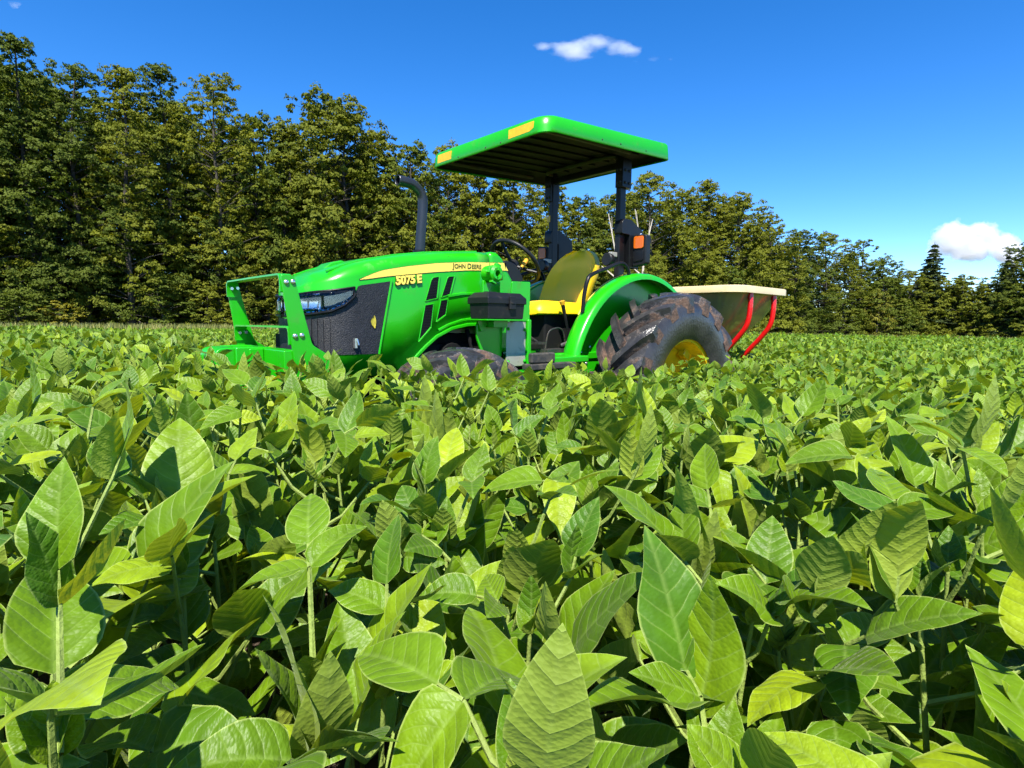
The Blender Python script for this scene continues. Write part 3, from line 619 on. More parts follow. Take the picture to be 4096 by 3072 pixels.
for sgn in (1, -1):
    for s in (2.526, 2.558, 2.588, 2.62):
        q = [on_side(s+d, o_) for d, o_ in ((-.003, .004), (-.003, .011), (.003, .011), (.003, .004))]
        MB().prism([(p[0], p[1]*sgn) for p in q], 1.03, 1.205, axis=2).build('screen_rib', 'screen', go)
    # pale edge of the screen opening
    e = MB(); pts = [(2.258, 1.022), (2.18, 1.418)]
    e.tube([(2.262, sgn*0.324, 1.018), (2.221, sgn*0.324, 1.215), (2.178, sgn*0.324, 1.416)], 0.006, 6); e.build('screen_edge', 'green', go)
    t = MB(); t.box(2.40, 2.412, sgn*.3245, sgn*.345, 1.055, 1.105); t.tube([(2.406, sgn*.33, 1.10), (2.40, sgn*.345, 1.10), (2.395, sgn*.35, 1.07)], 0.005, 6); t.build('latch', 'chrome', go)
# headlights: housing, mirror lamp, clear lens
HL_LO = [(2.392, 1.352), (2.404, 1.320), (2.45, 1.277), (2.514, 1.244), (2.60, 1.230), (2.666, 1.225), (2.8, 1.218), (3.1, 1.215)]
HL_HI = [(2.392, 1.368), (2.404, 1.368), (2.5, 1.350), (2.6, 1.340), (2.68, 1.331), (2.8, 1.322), (3.1, 1.318)]
for sgn in (1, -1):
    h = side_strip(MB(), 2.392, SEND-.02, HL_LO, HL_HI, 0.007, 30, m=4); h = h if sgn > 0 else h.mirror()
    hobj = h.build('headlight', 'black', TR, sharp=60)
    def shrink(t, d): return [(a, b+d) for a, b in t]
    g = side_strip(MB(), 2.418, SEND-.03, shrink(HL_LO, .010), shrink(HL_HI, -.008), 0.010, 28, m=4); g = g if sgn > 0 else g.mirror()
    g.build('reflector', 'smoked', hobj, sharp=60)
    l_ = MB()
    for (a, c, lo, hi) in ((2.566, 2.675, 1.247, 1.329), (2.735, 2.82, 1.242, 1.326)):
        rows = []
        for j, (dv, off) in enumerate(((0, .010), (0.06, .017), (0.30, .013), (0.5, .012), (0.7, .013), (0.94, .017), (1, .010))):
            rows.append([(*on_side(a+(c-a)*i/8, off if 0 < i < 8 else .010), lo+(hi-lo)*dv) for i in range(9)])
        l_.grid(rows)
    l_ = l_ if sgn > 0 else l_.mirror(); l_.build('lamp', 'mirror', hobj, sharp=25)
    z = side_strip(MB(), 2.412, SEND-.025, shrink(HL_LO, .007), shrink(HL_HI, -.005), 0.021, 28, m=4); z = z if sgn > 0 else z.mirror()
    z.build('lens', 'lens', hobj, sharp=60, solid=0.002)
    bz = MB(); sv = [2.398, 2.404, 2.42, 2.45, 2.48, 2.514, 2.56, 2.60, 2.64, 2.68, 2.72, 2.76, 2.79, SEND-.02]
    bz.tube([(*on_side(a, .014), lerp_t(HL_LO, a)) for a in sv], .0085, 8); bz.tube([(*on_side(a, .014), lerp_t(HL_HI, a)) for a in sv], .005, 8); bz.tube([(*on_side(2.628, .014), 1.243), (*on_side(2.628, .014), 1.328)], .004, 6)
    (bz if sgn > 0 else bz.mirror()).build('bezel', 'black', hobj)
# yellow stripe with a dark outline, lettering
ST_HI = [(1.345, 1.571), (1.37, 1.571), (1.654, 1.554), (1.877, 1.531), (2.082, 1.498), (2.235, 1.466), (2.31, 1.437), (2.365, 1.411)]
ST_LO = [(1.345, 1.525), (1.654, 1.505), (1.878, 1.481), (2.083, 1.454), (2.235, 1.431), (2.31, 1.417), (2.365, 1.409)]
for sgn in (1, -1):
    for nm, mt, pad, off in (('stripe_outline', 'lettering', 0.004, 0.0015), ('side_stripe', 'decal', 0.0, 0.003)):
        for part, (s0, s1) in (('', (1.482, 2.365+pad)), ('r', (1.335, 1.474))):
            rows = []
            for v in (0, 1):
                r = []
                for i in range(25):
                    s = s0+(s1-s0)*i/24; zz = (lerp_t(ST_LO, s)-pad) if v == 0 else (lerp_t(ST_HI, s)+pad*0.5)
                    if part == 'r' and i == 0: s += 0.014*(1-v)*-1+0.02*v
                    r.append((s, sgn*((.32 if s > 1.478 else .318)+off), zz))
                rows.append(r)
            MB().grid(rows).build(nm, mt, TR, fix=False)
def lettering(body, x_left, z, size, sgn, mat, extrude=0.001, fat=0.0, shear=0.0, slope=0.0, off=0.0045, name='lettering', spacing=1.0):
    cu = bpy.data.curves.new(name, 'FONT'); cu.body = body; cu.size = size; cu.extrude = extrude; cu.offset = fat; cu.shear = shear; cu.space_character = spacing
    to = bpy.data.objects.new(name, cu); me = bpy.data.meshes.new_from_object(to); bpy.data.objects.remove(to)
    w = max(v.co.x for v in me.vertices)
    for v in me.vertices:
        X, Y, Z = v.co
        v.co = (x_left-X, .32+off+Z, z+Y+slope*X) if sgn > 0 else (x_left-w+X, -(.32+off+Z), z+Y+slope*(w-X))
    me.materials.clear(); me.materials.append(M[mat]); place(name, me, TR); return w
for sgn in (1, -1):
    # brand lettering near the rear end of the stripe, small capitals after each initial
    x = 1.766
    for t, sz in (('J', .043), ('OHN', .036), (' ', .02), ('D', .043), ('EERE', .036)):
        if t == ' ': x -= 0.011; continue
        x -= lettering(t, x, 1.511+0.05*(1.766-x), sz, sgn, 'lettering', fat=0.0, slope=0.05)+0.0042
    x = 2.155
    x -= lettering('5075', x, 1.392, .062, sgn, 'lettering', 0.003, 0.0045, slope=0.13, off=0.004, name='number_backing')  # dark bolder copy of the digits set just behind them
    x = 2.155; w = lettering('5075', x, 1.394, .062, sgn, 'decal', 0.004, 0.0028, slope=0.13, off=0.008, name='model_number')
    lettering('E', x-w-.012, 1.392+0.13*(w+.012), .062, sgn, 'lettering', 0.003, 0.0045, slope=0.13, off=0.004, name='number_backing')
    lettering('E', x-w-.012, 1.394+0.13*(w+.012), .062, sgn, 'decal', 0.004, 0.0028, slope=0.13, off=0.008, name='model_number')
# side vents: dark mesh with raised rims
VENTS = [[(1.917, 1.430), (1.905, 1.445), (1.866, 1.453), (1.881, 1.333), (1.953, 1.316)], [(1.960, 1.284), (1.909, 1.293), (1.926, 1.165), (2.000, 1.087)],
         [(1.805, 1.445), (1.795, 1.457), (1.756, 1.463), (1.785, 1.360), (1.842, 1.340)], [(1.850, 1.316), (1.804, 1.325), (1.821, 1.236), (1.879, 1.198)]]
for sgn in (1, -1):
    for P in VENTS:
        mx_, mz_ = sum(a for a, _ in P)/len(P), sum(b for _, b in P)/len(P); P = [(mx_+(a-mx_)*1.16, mz_+(b-mz_)*1.06) for a, b in P]
        v = MB().prism(P, sgn*.316, sgn*.3215); vo = v.build('vent_screen', 'under', TR)
        x0, x1 = min(p[0] for p in P), max(p[0] for p in P); z0, z1 = min(p[1] for p in P), max(p[1] for p in P)
        g = MB(); k = 0
        zz = z0+.006
        while zz < z1-.004:                      # mesh wires clipped to the opening
            xsn = []
            for a, c in zip(P, P[1:]+P[:1]):
                if (a[1]-zz)*(c[1]-zz) < 0: xsn.append(a[0]+(c[0]-a[0])*(zz-a[1])/(c[1]-a[1]))
            if len(xsn) == 2: g.box(min(xsn), max(xsn), sgn*.3215, sgn*.3235, zz-.0015, zz+.0015)
            zz += .009
        g.build('mesh_wire', 'black', vo, fix=False)
        r = MB(); n = len(P)
        for i in range(n):
            a, c = Vector((P[i][0], sgn*.322, P[i][1])), Vector((P[(i+1) % n][0], sgn*.322, P[(i+1) % n][1]))
            r.tube([a, c], 0.003 if i != 2 else 0.0055, 6)
        r.build('vent_rim', 'green', vo, fix=False)
    # chamfered ledge running back from the vents
    MB().tube([(1.80, sgn*.318, 1.345), (1.70, sgn*.319, 1.362), (1.60, sgn*.317, 1.368), (1.50, sgn*.315, 1.369)], [.012, .011, .009, .005], 6).build('side_ledge', 'green', TR)
    MB().tube([(s, sgn*.318, lerp_t(ZLOW, s)+.045-.02*(s-1.48)) for s in (1.50, 1.60, 1.70, 1.80, 1.87)], [.010]*5, 6).build('arch_ledge', 'green', TR)
    MB().tube([(s, sgn*.316, lerp_t(ZLOW, s)+.006) for s in ss[:14]], .013, 6).build('arch_edge', 'green', TR)

# exhaust
ex = smooth_path([(1.685, -.15, 1.50), (1.678, -.15, 1.70), (1.658, -.15, 1.92), (1.664, -.15, 2.015), (1.72, -.15, 2.068), (1.785, -.15, 2.080), (1.845, -.15, 2.082)], 5)
e = MB().tube(ex, 0.033, 16, cap=False).build('exhaust_pipe', 'exhaust', TR, solid=0.003)
MB().tube([(1.69, -.15, 1.60), (1.688, -.15, 1.66)], 0.041, 16).build('pipe_collar', 'black', e)

# front guard, straps, bolts, ballast
gp = round_poly([(2.808, 1.405), (2.776, 1.163), (2.760, 1.029), (2.735, .80), (2.46, .80), (2.50, .93), (2.585, 1.027), (2.667, 1.078), (2.746, 1.405)], 0.018, 3)
for sgn in (1, -1):
    g = MB().prism(gp, sgn*.398, sgn*.410).build('front_guard', 'green', TR, bevel=0.003)
    for (x, z) in ((2.783, 1.370), (2.752, 1.373), (2.750, 1.122), (2.718, 1.125)):
        MB().dome((x, sgn*.411, z), (0, sgn, 0), .0125, .009).build('bolt', 'chrome', g)
        MB().lathe([(.001, 0), (.009, 0), (.009, .012), (.001, .012)], (x, sgn*.385-.006, z), 1, 6).build('nut', 'chrome', g)
def strap(xf, xr, z, drop):
    m = MB()
    prof = [(.3965, z-drop), (.3965, z-.03), (.390, z-.012), (.372, z-.001), (0, z), (-.372, z-.001), (-.390, z-.012), (-.3965, z-.03), (-.3965, z-drop)]
    o_, i_ = [], []
    n = len(prof)
    rows = []
    for dz, k in ((0, 0), (0, 1)):
        pass
    ring = lambda x, t: [(x, y-(t if y > .38 else (-t if y < -.38 else 0)), zz-(t if abs(y) < .38 else t*.5)) for y, zz in prof]
    A, B, C_, D_ = ring(xf, 0), ring(xr, 0), ring(xr, .008), ring(xf, .008)
    m.grid([A, B, C_, D_, A]); return m
strap(2.808, 2.748, 1.412, .085).build('guard_strap', 'green', TR)
strap(2.776, 2.712, 1.168, .085).build('guard_strap', 'green', TR)
for i in range(5):
    y0 = -.137+i*.050
    MB().prism(round_poly([(3.022, .72), (3.022, 1.060), (2.87, 1.060), (2.87, .72)], .05, 4), y0, y0+.046).build('ballast_weight', 'green', TR, bevel=.006)
br = MB().prism(round_poly([(2.93, 1.062), (2.76, 1.062), (2.70, .95), (2.70, .82), (2.93, .82)], .01, 2), .116, .130)
br.prism(round_poly([(2.93, 1.062), (2.76, 1.062), (2.70, .95), (2.70, .82), (2.93, .82)], .01, 2), -.152, -.139)
br.box(2.72, 2.80, -.397, .397, .90, 1.055); br.box(2.80, 2.869, -.137, .137, .80, 1.055)
br.build('weight_bracket', 'green', TR, bevel=.006)

# engine, frame, axles
en = MB(); en.box(1.25, 2.62, -.20, .20, .48, 1.12); en.box(1.30, 2.2, -.26, .26, .86, 1.06); en.box(.1, 1.3, -.22, .22, .42, .92); en.box(-.35, .25, -.28, .28, .42, .98)
en.lathe([(.001, -.1), (.09, -.1), (.09, .1), (.001, .1)], (1.75, .2, .98), 1, 16); en.tube([(1.62, .27, 1.15), (1.60, .29, 1.05), (1.57, .29, .92)], .014, 8)
en.build('engine', 'under', TR, bevel=.01)
ax = MB(); ax.box(1.90, 2.14, -.62, .62, .44, .58); ax.lathe([(.001, -.66), (.10, -.66), (.12, -.56), (.12, .56), (.10, .66), (.001, .66)], (2.02, 0, .53), 1, 20); ax.build('front_axle', 'under', TR, bevel=.01)
ax = MB(); ax.lathe([(.001, -.78), (.10, -.78), (.13, -.4), (.2, -.25), (.2, .25), (.13, .4), (.10, .78), (.001, .78)], (0, 0, .70), 1, 24); ax.build('rear_axle', 'under', TR)

# wheels: carcass with bar lugs, dished rim
def tyre(cx, cyw, cz, R, W, rim_r, nl, lug_h, seed, side):
    """tyre centred at (cx, cyw, cz); side +1 = left wheel"""
    rd = random.Random(seed); m = MB(); mud = []
    rc = R-lug_h; hw = W/2
    prof = [(rim_r-.012, -hw*.80), (rim_r+.02, -hw*.90), (rim_r+(rc-rim_r)*.45, -hw*1.0), (rim_r+(rc-rim_r)*.78, -hw*.97), (rc-.022, -hw*.86), (rc-.006, -hw*.5), (rc, 0),
            (rc-.006, hw*.5), (rc-.022, hw*.86), (rim_r+(rc-rim_r)*.78, hw*.97), (rim_r+(rc-rim_r)*.45, hw*1.0), (rim_r+.02, hw*.90), (rim_r-.012, hw*.80)]
    m.lathe(prof, (0, 0, 0), 1, 72)
    mud += [min(1, max(0, (math.hypot(v[0], v[2])-(rim_r+.16*(R-rim_r)))/(rc-rim_r)))**3*.95 for v in m.v]
    for k in range(nl):
        for sd in (1, -1):
            th0 = 2*math.pi*(k+(0.5 if sd < 0 else 0))/nl+rd.uniform(-.01, .01); V = []
            steps = 6; tw = .040*R/.72
            for i in range(steps):
                u = i/(steps-1); yy = sd*(hw*1.0*(1-u)-hw*.06*u); dth = -(.40*(u**0.85))
                crown = 0.022*(abs(yy)/hw)**2.4; ro = R-crown-(0.012 if i == 0 else 0); ri = rc-.035-crown*.6
                if i == 0: ri -= .045
                for (rr, dt) in ((ri, -tw*1.35/R), (ro, -tw*.85/R), (ro, tw*.85/R), (ri, tw*1.35/R)):
                    w = th0+dth+dt; V.append((rr*math.cos(w), yy, rr*math.sin(w)))
            F = []
            for i in range(steps-1):
                for j in range(3): F.append((i*4+j, i*4+j+1, (i+1)*4+j+1, (i+1)*4+j))
            F += [(0, 1, 2, 3), (steps*4-1, steps*4-2, steps*4-3, steps*4-4)]
            m.add(V, F); mud += [(.35 if j in (1, 2) else 1.15) for i in range(steps) for j in range(4)]
    m.v = [(x+cx, y+cyw, z+cz) for x, y, z in m.v]
    me = m.mesh('tyre', 'tyre', 32, False)
    bm = bmesh.new(); bm.from_mesh(me); bmesh.ops.recalc_face_normals(bm, faces=bm.faces); bm.to_mesh(me); bm.free()
    a = me.attributes.new('mud', 'FLOAT', 'POINT'); a.data.foreach_set('value', np.array(mud, np.float32))
    return me
def wheel(name, cx, cyw, cz, R, W, rim_r, nl, lug_h, seed):
    o = place(name, tyre(cx, cyw, cz, R, W, rim_r, nl, lug_h, seed, 1), TR); sg = 1 if cyw > 0 else -1; hw = W/2*.80
    prof = [(rim_r-.012, -hw), (rim_r+.006, -hw), (rim_r+.006, -hw+.012), (rim_r-.03, -hw+.02), (rim_r-.045, -hw*.4), (rim_r-.075, -hw*.2), (rim_r-.075, hw*.2), (rim_r-.045, hw*.45), (rim_r-.03, hw-.02), (rim_r+.006, hw-.012), (rim_r+.010, hw), (rim_r-.002, hw+.004)]
    rim = MB().lathe(prof, (cx, cyw, cz), 1, 56).build('rim', 'yellow', o, sharp=45, fix=False)
    dish = MB().lathe([(.001, .02*sg), (.10, .02*sg), (.11, .0), (rim_r*.55, -.03*sg), (rim_r*.8, .02*sg), (rim_r-.05, .035*sg)], (cx, cyw-.02*sg, cz), 1, 48)
    d = dish.build('wheel_disc', 'yellow', o, sharp=45, fix=False)
    hub = MB().lathe([(.001, .09*sg), (.055, .09*sg), (.065, .07*sg), (.07, .0), (.10, -.0)], (cx, cyw, cz), 1, 24).build('hub', 'iron', o, fix=False)
    for k in range(8):
        w = k*math.pi/4+.2; MB().dome((cx+.095*R/.725*math.cos(w), cyw+.004*sg, cz+.095*R/.725*math.sin(w)), (0, sg, 0), .013, .018, 6).build('wheel_nut', 'iron', o)
    for k in range(4):     # lugs that hold the rim to the disc
        w = k*math.pi/2+.6; c = Vector((cx+(rim_r-.07)*math.cos(w), cyw+.03*sg, cz+(rim_r-.07)*math.sin(w))); rv = Vector((math.cos(w), 0, math.sin(w))); tv = Vector((-math.sin(w), 0, math.cos(w)))
        MB().obox(c, rv*.045, Vector((0, .03, 0)), tv*.045).build('rim_bracket', 'yellow', o, bevel=.008)
    return o
for sg in (1, -1):
    wheel('rear_wheel', 0, sg*.695, .70, .730, .42, .395, 17, .060, 3+sg)
    wheel('front_wheel', 2.02, sg*.715, .53, .535, .27, .315, 19, .028, 9+sg)

# fenders
RF = [(-8, .885), (20, .892), (45, .886), (70, .874), (90, .872), (130, .862), (185, .85)]
for sg in (1, -1):
    rows = []
    for k in range(46):
        a = -6+k*190/45; r = lerp_t(RF, a); ca, sa = math.cos(math.radians(a)), math.sin(math.radians(a))
        sec = [(.385, -.012), (.392, .006), (.41, .012), (.47, .012), (.494, .004), (.505, -.010), (.507, -.036), (.500, -.038)]
        rows.append([((r+dr)*ca, sg*y, .70+(r+dr)*sa) for y, dr in sec])
    fo = MB().grid(rows).build('fender', 'green', TR, solid=0.006, sharp=60)
    w = MB(); poly = []
    for k in range(31):
        a = -10+k*195/30; r = lerp_t(RF, a)-.004; poly.append((r*math.cos(math.radians(a)), .70+r*math.sin(math.radians(a))))
    w.prism(poly, sg*.378, sg*.386); w.build('fender_wall', 'green', fo)
    t = [(( .892-.0007*(a-14))*math.cos(math.radians(a)), .70+(.892-.0007*(a-14))*math.sin(math.radians(a))) for a in range(18, 84, 4)]
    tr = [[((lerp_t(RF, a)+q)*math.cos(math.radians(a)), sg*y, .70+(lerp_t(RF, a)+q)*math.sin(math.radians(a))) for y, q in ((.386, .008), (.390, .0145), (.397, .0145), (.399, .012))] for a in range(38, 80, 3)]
    MB().grid(tr).build('fender_glint', 'decal', fo)  # cream strip painting the bright reflection along the fender's top edge
    for (x, z) in ((.66, .98), (.60, .90), (.63, .80), (.56, 1.02)):
        MB().dome((x, sg*.387, z), (0, sg, 0), .012, .01).build('bolt', 'chrome', fo)
    # grab rail on the fender
    MB().tube(smooth_path([(.705, sg*.43, 1.27), (.70, sg*.44, 1.40), (.685, sg*.45, 1.485), (.64, sg*.45, 1.535), (.47, sg*.45, 1.592), (.32, sg*.45, 1.640), (.25, sg*.45, 1.634), (.20, sg*.45, 1.585), (.185, sg*.45, 1.50)], 4), .0145, 10).build('grab_rail', 'black', TR)

# platform, step, seat, controls
pl = MB(); pl.box(.45, 1.30, -.40, .40, .93, .985); pl.box(.80, 1.30, .40, .58, .93, .975); pl.box(.80, 1.30, -.58, -.40, .93, .975); pl.build('platform', 'green', TR, bevel=.01)
for sg in (1, -1):
    s = MB().box(1.19, 1.40, sg*.59, sg*.63, .945, 1.01) if sg > 0 else MB().box(1.19, 1.40, -.63, -.59, .945, 1.01)
    s.build('step_pad', 'rubber_pad', TR, bevel=.012)
    y0, y1 = sorted((sg*.56, sg*.645)); st = MB().box(1.0, 1.42, y0, y1, .905, .943); st.build('step_tread', 'rubber_pad', TR, bevel=.008)
    y0, y1 = sorted((sg*.50, sg*.60)); MB().box(1.0, 1.62, y0, y1, .84, .900).build('step_frame', 'green', TR, bevel=.006)
MB().box(.30, .84, -.19, .19, .985, 1.265).build('seat_base', 'under', TR, bevel=.02)
# cushion: rounded slab with a rolled front
rows = []
for i in range(13):
    u = i/12; x = .33+.60*u; r = []
    for j in range(13):
        v = j/12*2-1; y = v*(.245-.03*max(0, u-.75)*4); edge = 1-abs(v)**5; fr = 1-max(0, (u-.80)/.20)**2*.95
        r.append((x, y, 1.268+(.078+.018*abs(v)**2.5)*edge**.5*math.sqrt(max(0, fr))+.012*u))
    rows.append(r)
bot = [[(p[0], p[1], 1.262-.012*(1-abs(j/6-1)**4)) for j, p in enumerate(r)] for r in rows]
cu = MB(); cu.grid(rows); cu.grid([list(reversed(r)) for r in bot])
for A, B in ((rows[0], bot[0]), (rows[-1], bot[-1])): cu.grid([A, B])
cu.grid([[r[0] for r in rows], [r[0] for r in bot]]); cu.grid([[r[-1] for r in rows], [r[-1] for r in bot]])
cu.build('seat_cushion', 'seat', TR, sharp=70)
# backrest: tapering curved shell with side bolsters
def backrest(off, grow):
    rows = []
    for i in range(19):
        u = i/18; z = 1.325+.455*u+grow*(u-.5)*.3; hwid = (.258-.012*(1-u)**2)*math.sqrt(max(0.03, 1-max(0, (u-.30)/.715)**2.7))+grow
        r = []
        for j in range(17):
            v = j/16*2-1; xb = .375-.165*u**1.15
            bol = .075*abs(v)**2.6*(1-.75*u)+.028*abs(v)**3; lum = .022*math.exp(-((u-.28)/.2)**2)*(1-v*v); crease = -.010*math.exp(-((abs(v)-.62)/.06)**2)*(u < .72)
            hd = .016*math.exp(-((u-.84)/.10)**2)*(1-v*v)
            r.append((xb+bol+lum+crease+hd+off, v*hwid, z))
        rows.append(r)
    return rows
A = backrest(.0, 0); B = backrest(-.06, -.004)
bk = MB(); bk.grid(A); bk.grid([list(reversed(r)) for r in B])
for a_, b_ in ((A[0], B[0]), (A[-1], B[-1]), ([r[0] for r in A], [r[0] for r in B]), ([r[-1] for r in A], [r[-1] for r in B])): bk.grid([a_, b_])
so = bk.build('seat_backrest', 'seat', TR, sharp=75)
Cc = backrest(-.066, -.012); Dd = backrest(-.085, -.03); sh = MB(); sh.grid(Cc); sh.grid([list(reversed(r)) for r in Dd]); sh.grid([[r[0] for r in Cc], [r[0] for r in Dd]]); sh.grid([[r[-1] for r in Cc], [r[-1] for r in Dd]]); sh.grid([Cc[-1], Dd[-1]])
sh.build('seat_shell', 'plastic', so, sharp=75)
# steering wheel
ph = math.radians(45); c = Vector((.96, 0, 1.63)); e1 = Vector((0, 1, 0)); e2 = Vector((math.cos(ph), 0, math.sin(ph))); nn = Vector((-math.sin(ph), 0, math.cos(ph)))
sw = MB(); ring = [c+(e1*math.cos(2*math.pi*k/40)+e2*math.sin(2*math.pi*k/40))*.198 for k in range(41)]; sw.tube(ring, .0145, 10, cap=False)
swo = sw.build('steering_wheel', 'plastic', TR)
for a in (90, 215, 325):
    q = math.radians(a); dv = e1*math.cos(q)+e2*math.sin(q); MB().tube([c-nn*.03+dv*.02, c-nn*.02+dv*.11, c+dv*.196], [.014, .011, .010], 8).build('spoke', 'plastic', swo)
MB().tube([c-nn*.05, c-nn*.005], [.045, .036], 14).build('hub', 'plastic', swo)
MB().tube([c-nn*.04, c-nn*.20, (1.14, 0, 1.30)], [.035, .045, .06], 12).build('steering_column', 'plastic', TR)
dash = MB().prism(round_poly([(1.00, 1.50), (1.08, 1.60), (1.17, 1.62), (1.26, 1.56), (1.26, 1.10), (1.10, 1.10), (1.06, 1.40)], .025, 3), -.14, .14); dash.build('dashboard', 'plastic', TR, bevel=.015)
lv = MB().tube([(1.06, .12, 1.52), (1.02, .115, 1.565), (1.0, .11, 1.585)], .007, 8).build('hand_lever', 'black', TR); MB().tube([(1.003, .11, 1.582), (.965, .105, 1.617), (.943, .10, 1.640)], [.010, .016, .015], 10).build('knob', 'yellow_knob', lv)
lv = MB().tube([(1.05, -.15, 1.50), (1.0, -.17, 1.57)], .008, 8).build('hand_lever', 'black', TR); MB().tube([(1.0, -.17, 1.57), (.985, -.175, 1.62)], [.02, .024], 10).build('knob', 'plastic', lv)
lv = MB().tube([(.705, .30, .985), (.707, .30, 1.13), (.749, .30, 1.255), (.772, .30, 1.33)], [.008, .008, .013, .015], 8).build('gear_lever', 'black', TR); MB().tube([(.772, .30, 1.325), (.781, .30, 1.35)], [.018, .022], 10).build('knob', 'yellow_knob', lv)
MB().lathe([(.06, 0), (.055, .02), (.03, .05), (.012, .07)], (.705, .30, .985), 2, 14).build('lever_boot', 'plastic', TR)
pd = MB(); pd.tube([(1.12, .22, 1.22), (1.05, .24, 1.10), (.98, .25, 1.06)], .011, 8); pd.box(.94, 1.02, .19, .31, 1.045, 1.06); pd.tube([(1.12, .08, 1.2), (1.03, .10, 1.09)], .011, 8); pd.box(.97, 1.05, .05, .16, 1.075, 1.09); pd.build('pedal', 'iron', TR)
hr = MB(); hr.tube(smooth_path([(.98, .33, .985), (.96, .34, 1.12), (.90, .345, 1.155), (.83, .345, 1.15), (.79, .34, 1.09), (.77, .33, .985)], 4), .0055, 8); hr.build('foot_hoop', 'iron', TR)
fl = MB(); fl.box(.72, .98, .24, .36, .985, 1.012); fl.tube([(.73, .26, 1.02), (.80, .33, 1.035), (.72, .36, 1.07)], .018, 8); fl.build('floor_linkage', 'iron', TR, bevel=.006)
MB().box(.28, .78, -.375, -.30, 1.0, 1.37).build('side_console', 'bluegrey', TR, bevel=.03)

# roll bar and its fittings
for sg in (1, -1):
    p = MB().box(.155, .225, min(sg*.328, sg*.374), max(sg*.328, sg*.374), .90, 2.44).build('roll_bar_post', 'black', TR, bevel=.006)
    y0, y1 = sorted((sg*.335, sg*.405))
    MB().box(.135, .245, y0, y1, 2.215, 2.43).build('canopy_clamp', 'black', p, bevel=.004)
    for (x, z) in ((.165, 2.25), (.215, 2.25), (.165, 2.34), (.215, 2.34)):
        MB().dome((x, sg*.406, z), (0, sg, 0), .012, .010, 6).build('bolt', 'iron', p)
        MB().dome((.246, sg*(.355 if x < .2 else .385), z), (1, 0, 0), .010, .012, 6).build('bolt', 'iron', p)
    br_ = MB().prism(round_poly([(.240, 1.955), (.215, 1.985), (.125, 1.985), (-.035, 1.915), (-.045, 1.80), (.02, 1.62), (.14, 1.62), (.14, 1.87), (.240, 1.87)], .012, 2), y0-.004, y1+.004).build('hinge_bracket', 'black', p, bevel=.005)
    MB().dome((-.0, sg*.41, 1.885), (0, sg, 0), .015, .012, 6).build('bolt', 'chrome', br_)
    # lamp: amber lens over a dark one, facing forwards
    OY = 0 if sg > 0 else .085
    yl0, yl1 = sorted((sg*(.412+OY), sg*(.535+OY))); h = MB().prism(round_poly([(yl0, 1.63), (yl1, 1.645), (yl1, 1.868), (yl0, 1.875)], .022, 4), .045, .105, axis=0)
    ho_ = h.build('turn_signal', 'plastic', TR, bevel=.008)
    a0, a1 = sorted((sg*(.428+OY), sg*(.515+OY))); MB().prism(round_poly([(a0, 1.765), (a1, 1.765), (a1, 1.858), (a0, 1.858)], .016, 4), .106, .118, axis=0).build('amber_lens', 'amber', ho_, bevel=.004)
    MB().prism(round_poly([(a0, 1.665), (a1, 1.675), (a1, 1.752), (a0, 1.752)], .014, 4), .106, .112, axis=0).build('dark_lens', 'black', ho_, bevel=.003)
    MB().box(.06, .10, *sorted((sg*.345, sg*(.42+OY))), 1.70, 1.80).build('lamp_arm', 'black', ho_)
    w = MB().lathe([(.001, -.035), (.03, -.035), (.046, -.01), (.05, .028), (.044, .036), (.001, .034)], (.305, sg*.345, 1.675), 0, 20).build('work_lamp', 'plastic', TR)
    MB().box(.225, .30, *sorted((sg*.33, sg*.36)), 1.70, 1.735).build('lamp_bracket', 'steel', w, bevel=.004)
MB().box(.165, .215, -.345, .345, 2.36, 2.41).build('roll_bar_crossbar', 'black', TR, bevel=.006)
MB().box(.227, .229, -.39, -.352, 2.05, 2.10).build('warning_sticker', 'reflector', TR)

# canopy: moulded shell, dark liner with ribs, frame tubes
def canopy_ring(inset, zoff, n=8):
    x0, x1, w = -.070+inset, 1.288-inset, .606-inset; pts = []
    for (cx, cy_, r, a0) in ((x1, w, .10, 0), (x0, w, .035, 90), (x0, -w, .035, 180), (x1, -w, .10, 270)):
        r = max(.02, r-inset*.3); ox, oy = cx-math.copysign(r, cx-.6), cy_-math.copysign(r, cy_)
        for k in range(n+1):
            a = math.radians(a0+90*k/n); pts.append((ox+r*math.cos(a), oy+r*math.sin(a)))
    return [(x, y, zoff(x)) for x, y in pts]
rim_z = lambda x: 2.423-.0655*(x+.07)+.012*math.sin(math.pi*(x+.07)/1.358)
top_z = lambda x: 2.545-.080*(x+.07)+.010*math.sin(math.pi*(x+.07)/1.358)
rings = [canopy_ring(.014, lambda x: rim_z(x)+.004), canopy_ring(.004, rim_z), canopy_ring(0, lambda x: rim_z(x)+.006), canopy_ring(.003, lambda x: rim_z(x)*.55+top_z(x)*.45), canopy_ring(.008, lambda x: top_z(x)-.014), canopy_ring(.020, top_z),
         canopy_ring(.10, lambda x: top_z(x)+.008), canopy_ring(.30, lambda x: top_z(x)+.016), canopy_ring(.50, lambda x: top_z(x)+.02)]
cm_ = MB(); cm_.grid([r+[r[0]] for r in rings]); k = len(cm_.v); cm_.add(rings[-1], [tuple(range(len(rings[-1])))])
co = cm_.build('canopy', 'green', TR, sharp=45, solid=.004)
lr_ = [canopy_ring(.012, lambda x: rim_z(x)+.012), canopy_ring(.05, lambda x: rim_z(x)+.045), canopy_ring(.09, lambda x: rim_z(x)+.055), canopy_ring(.3, lambda x: rim_z(x)+.06)]
lm = MB(); lm.grid([r+[r[0]] for r in lr_]); lm.add(lr_[-1], [tuple(range(len(lr_[-1])))]); lm.build('canopy_liner', 'under', co, sharp=45)
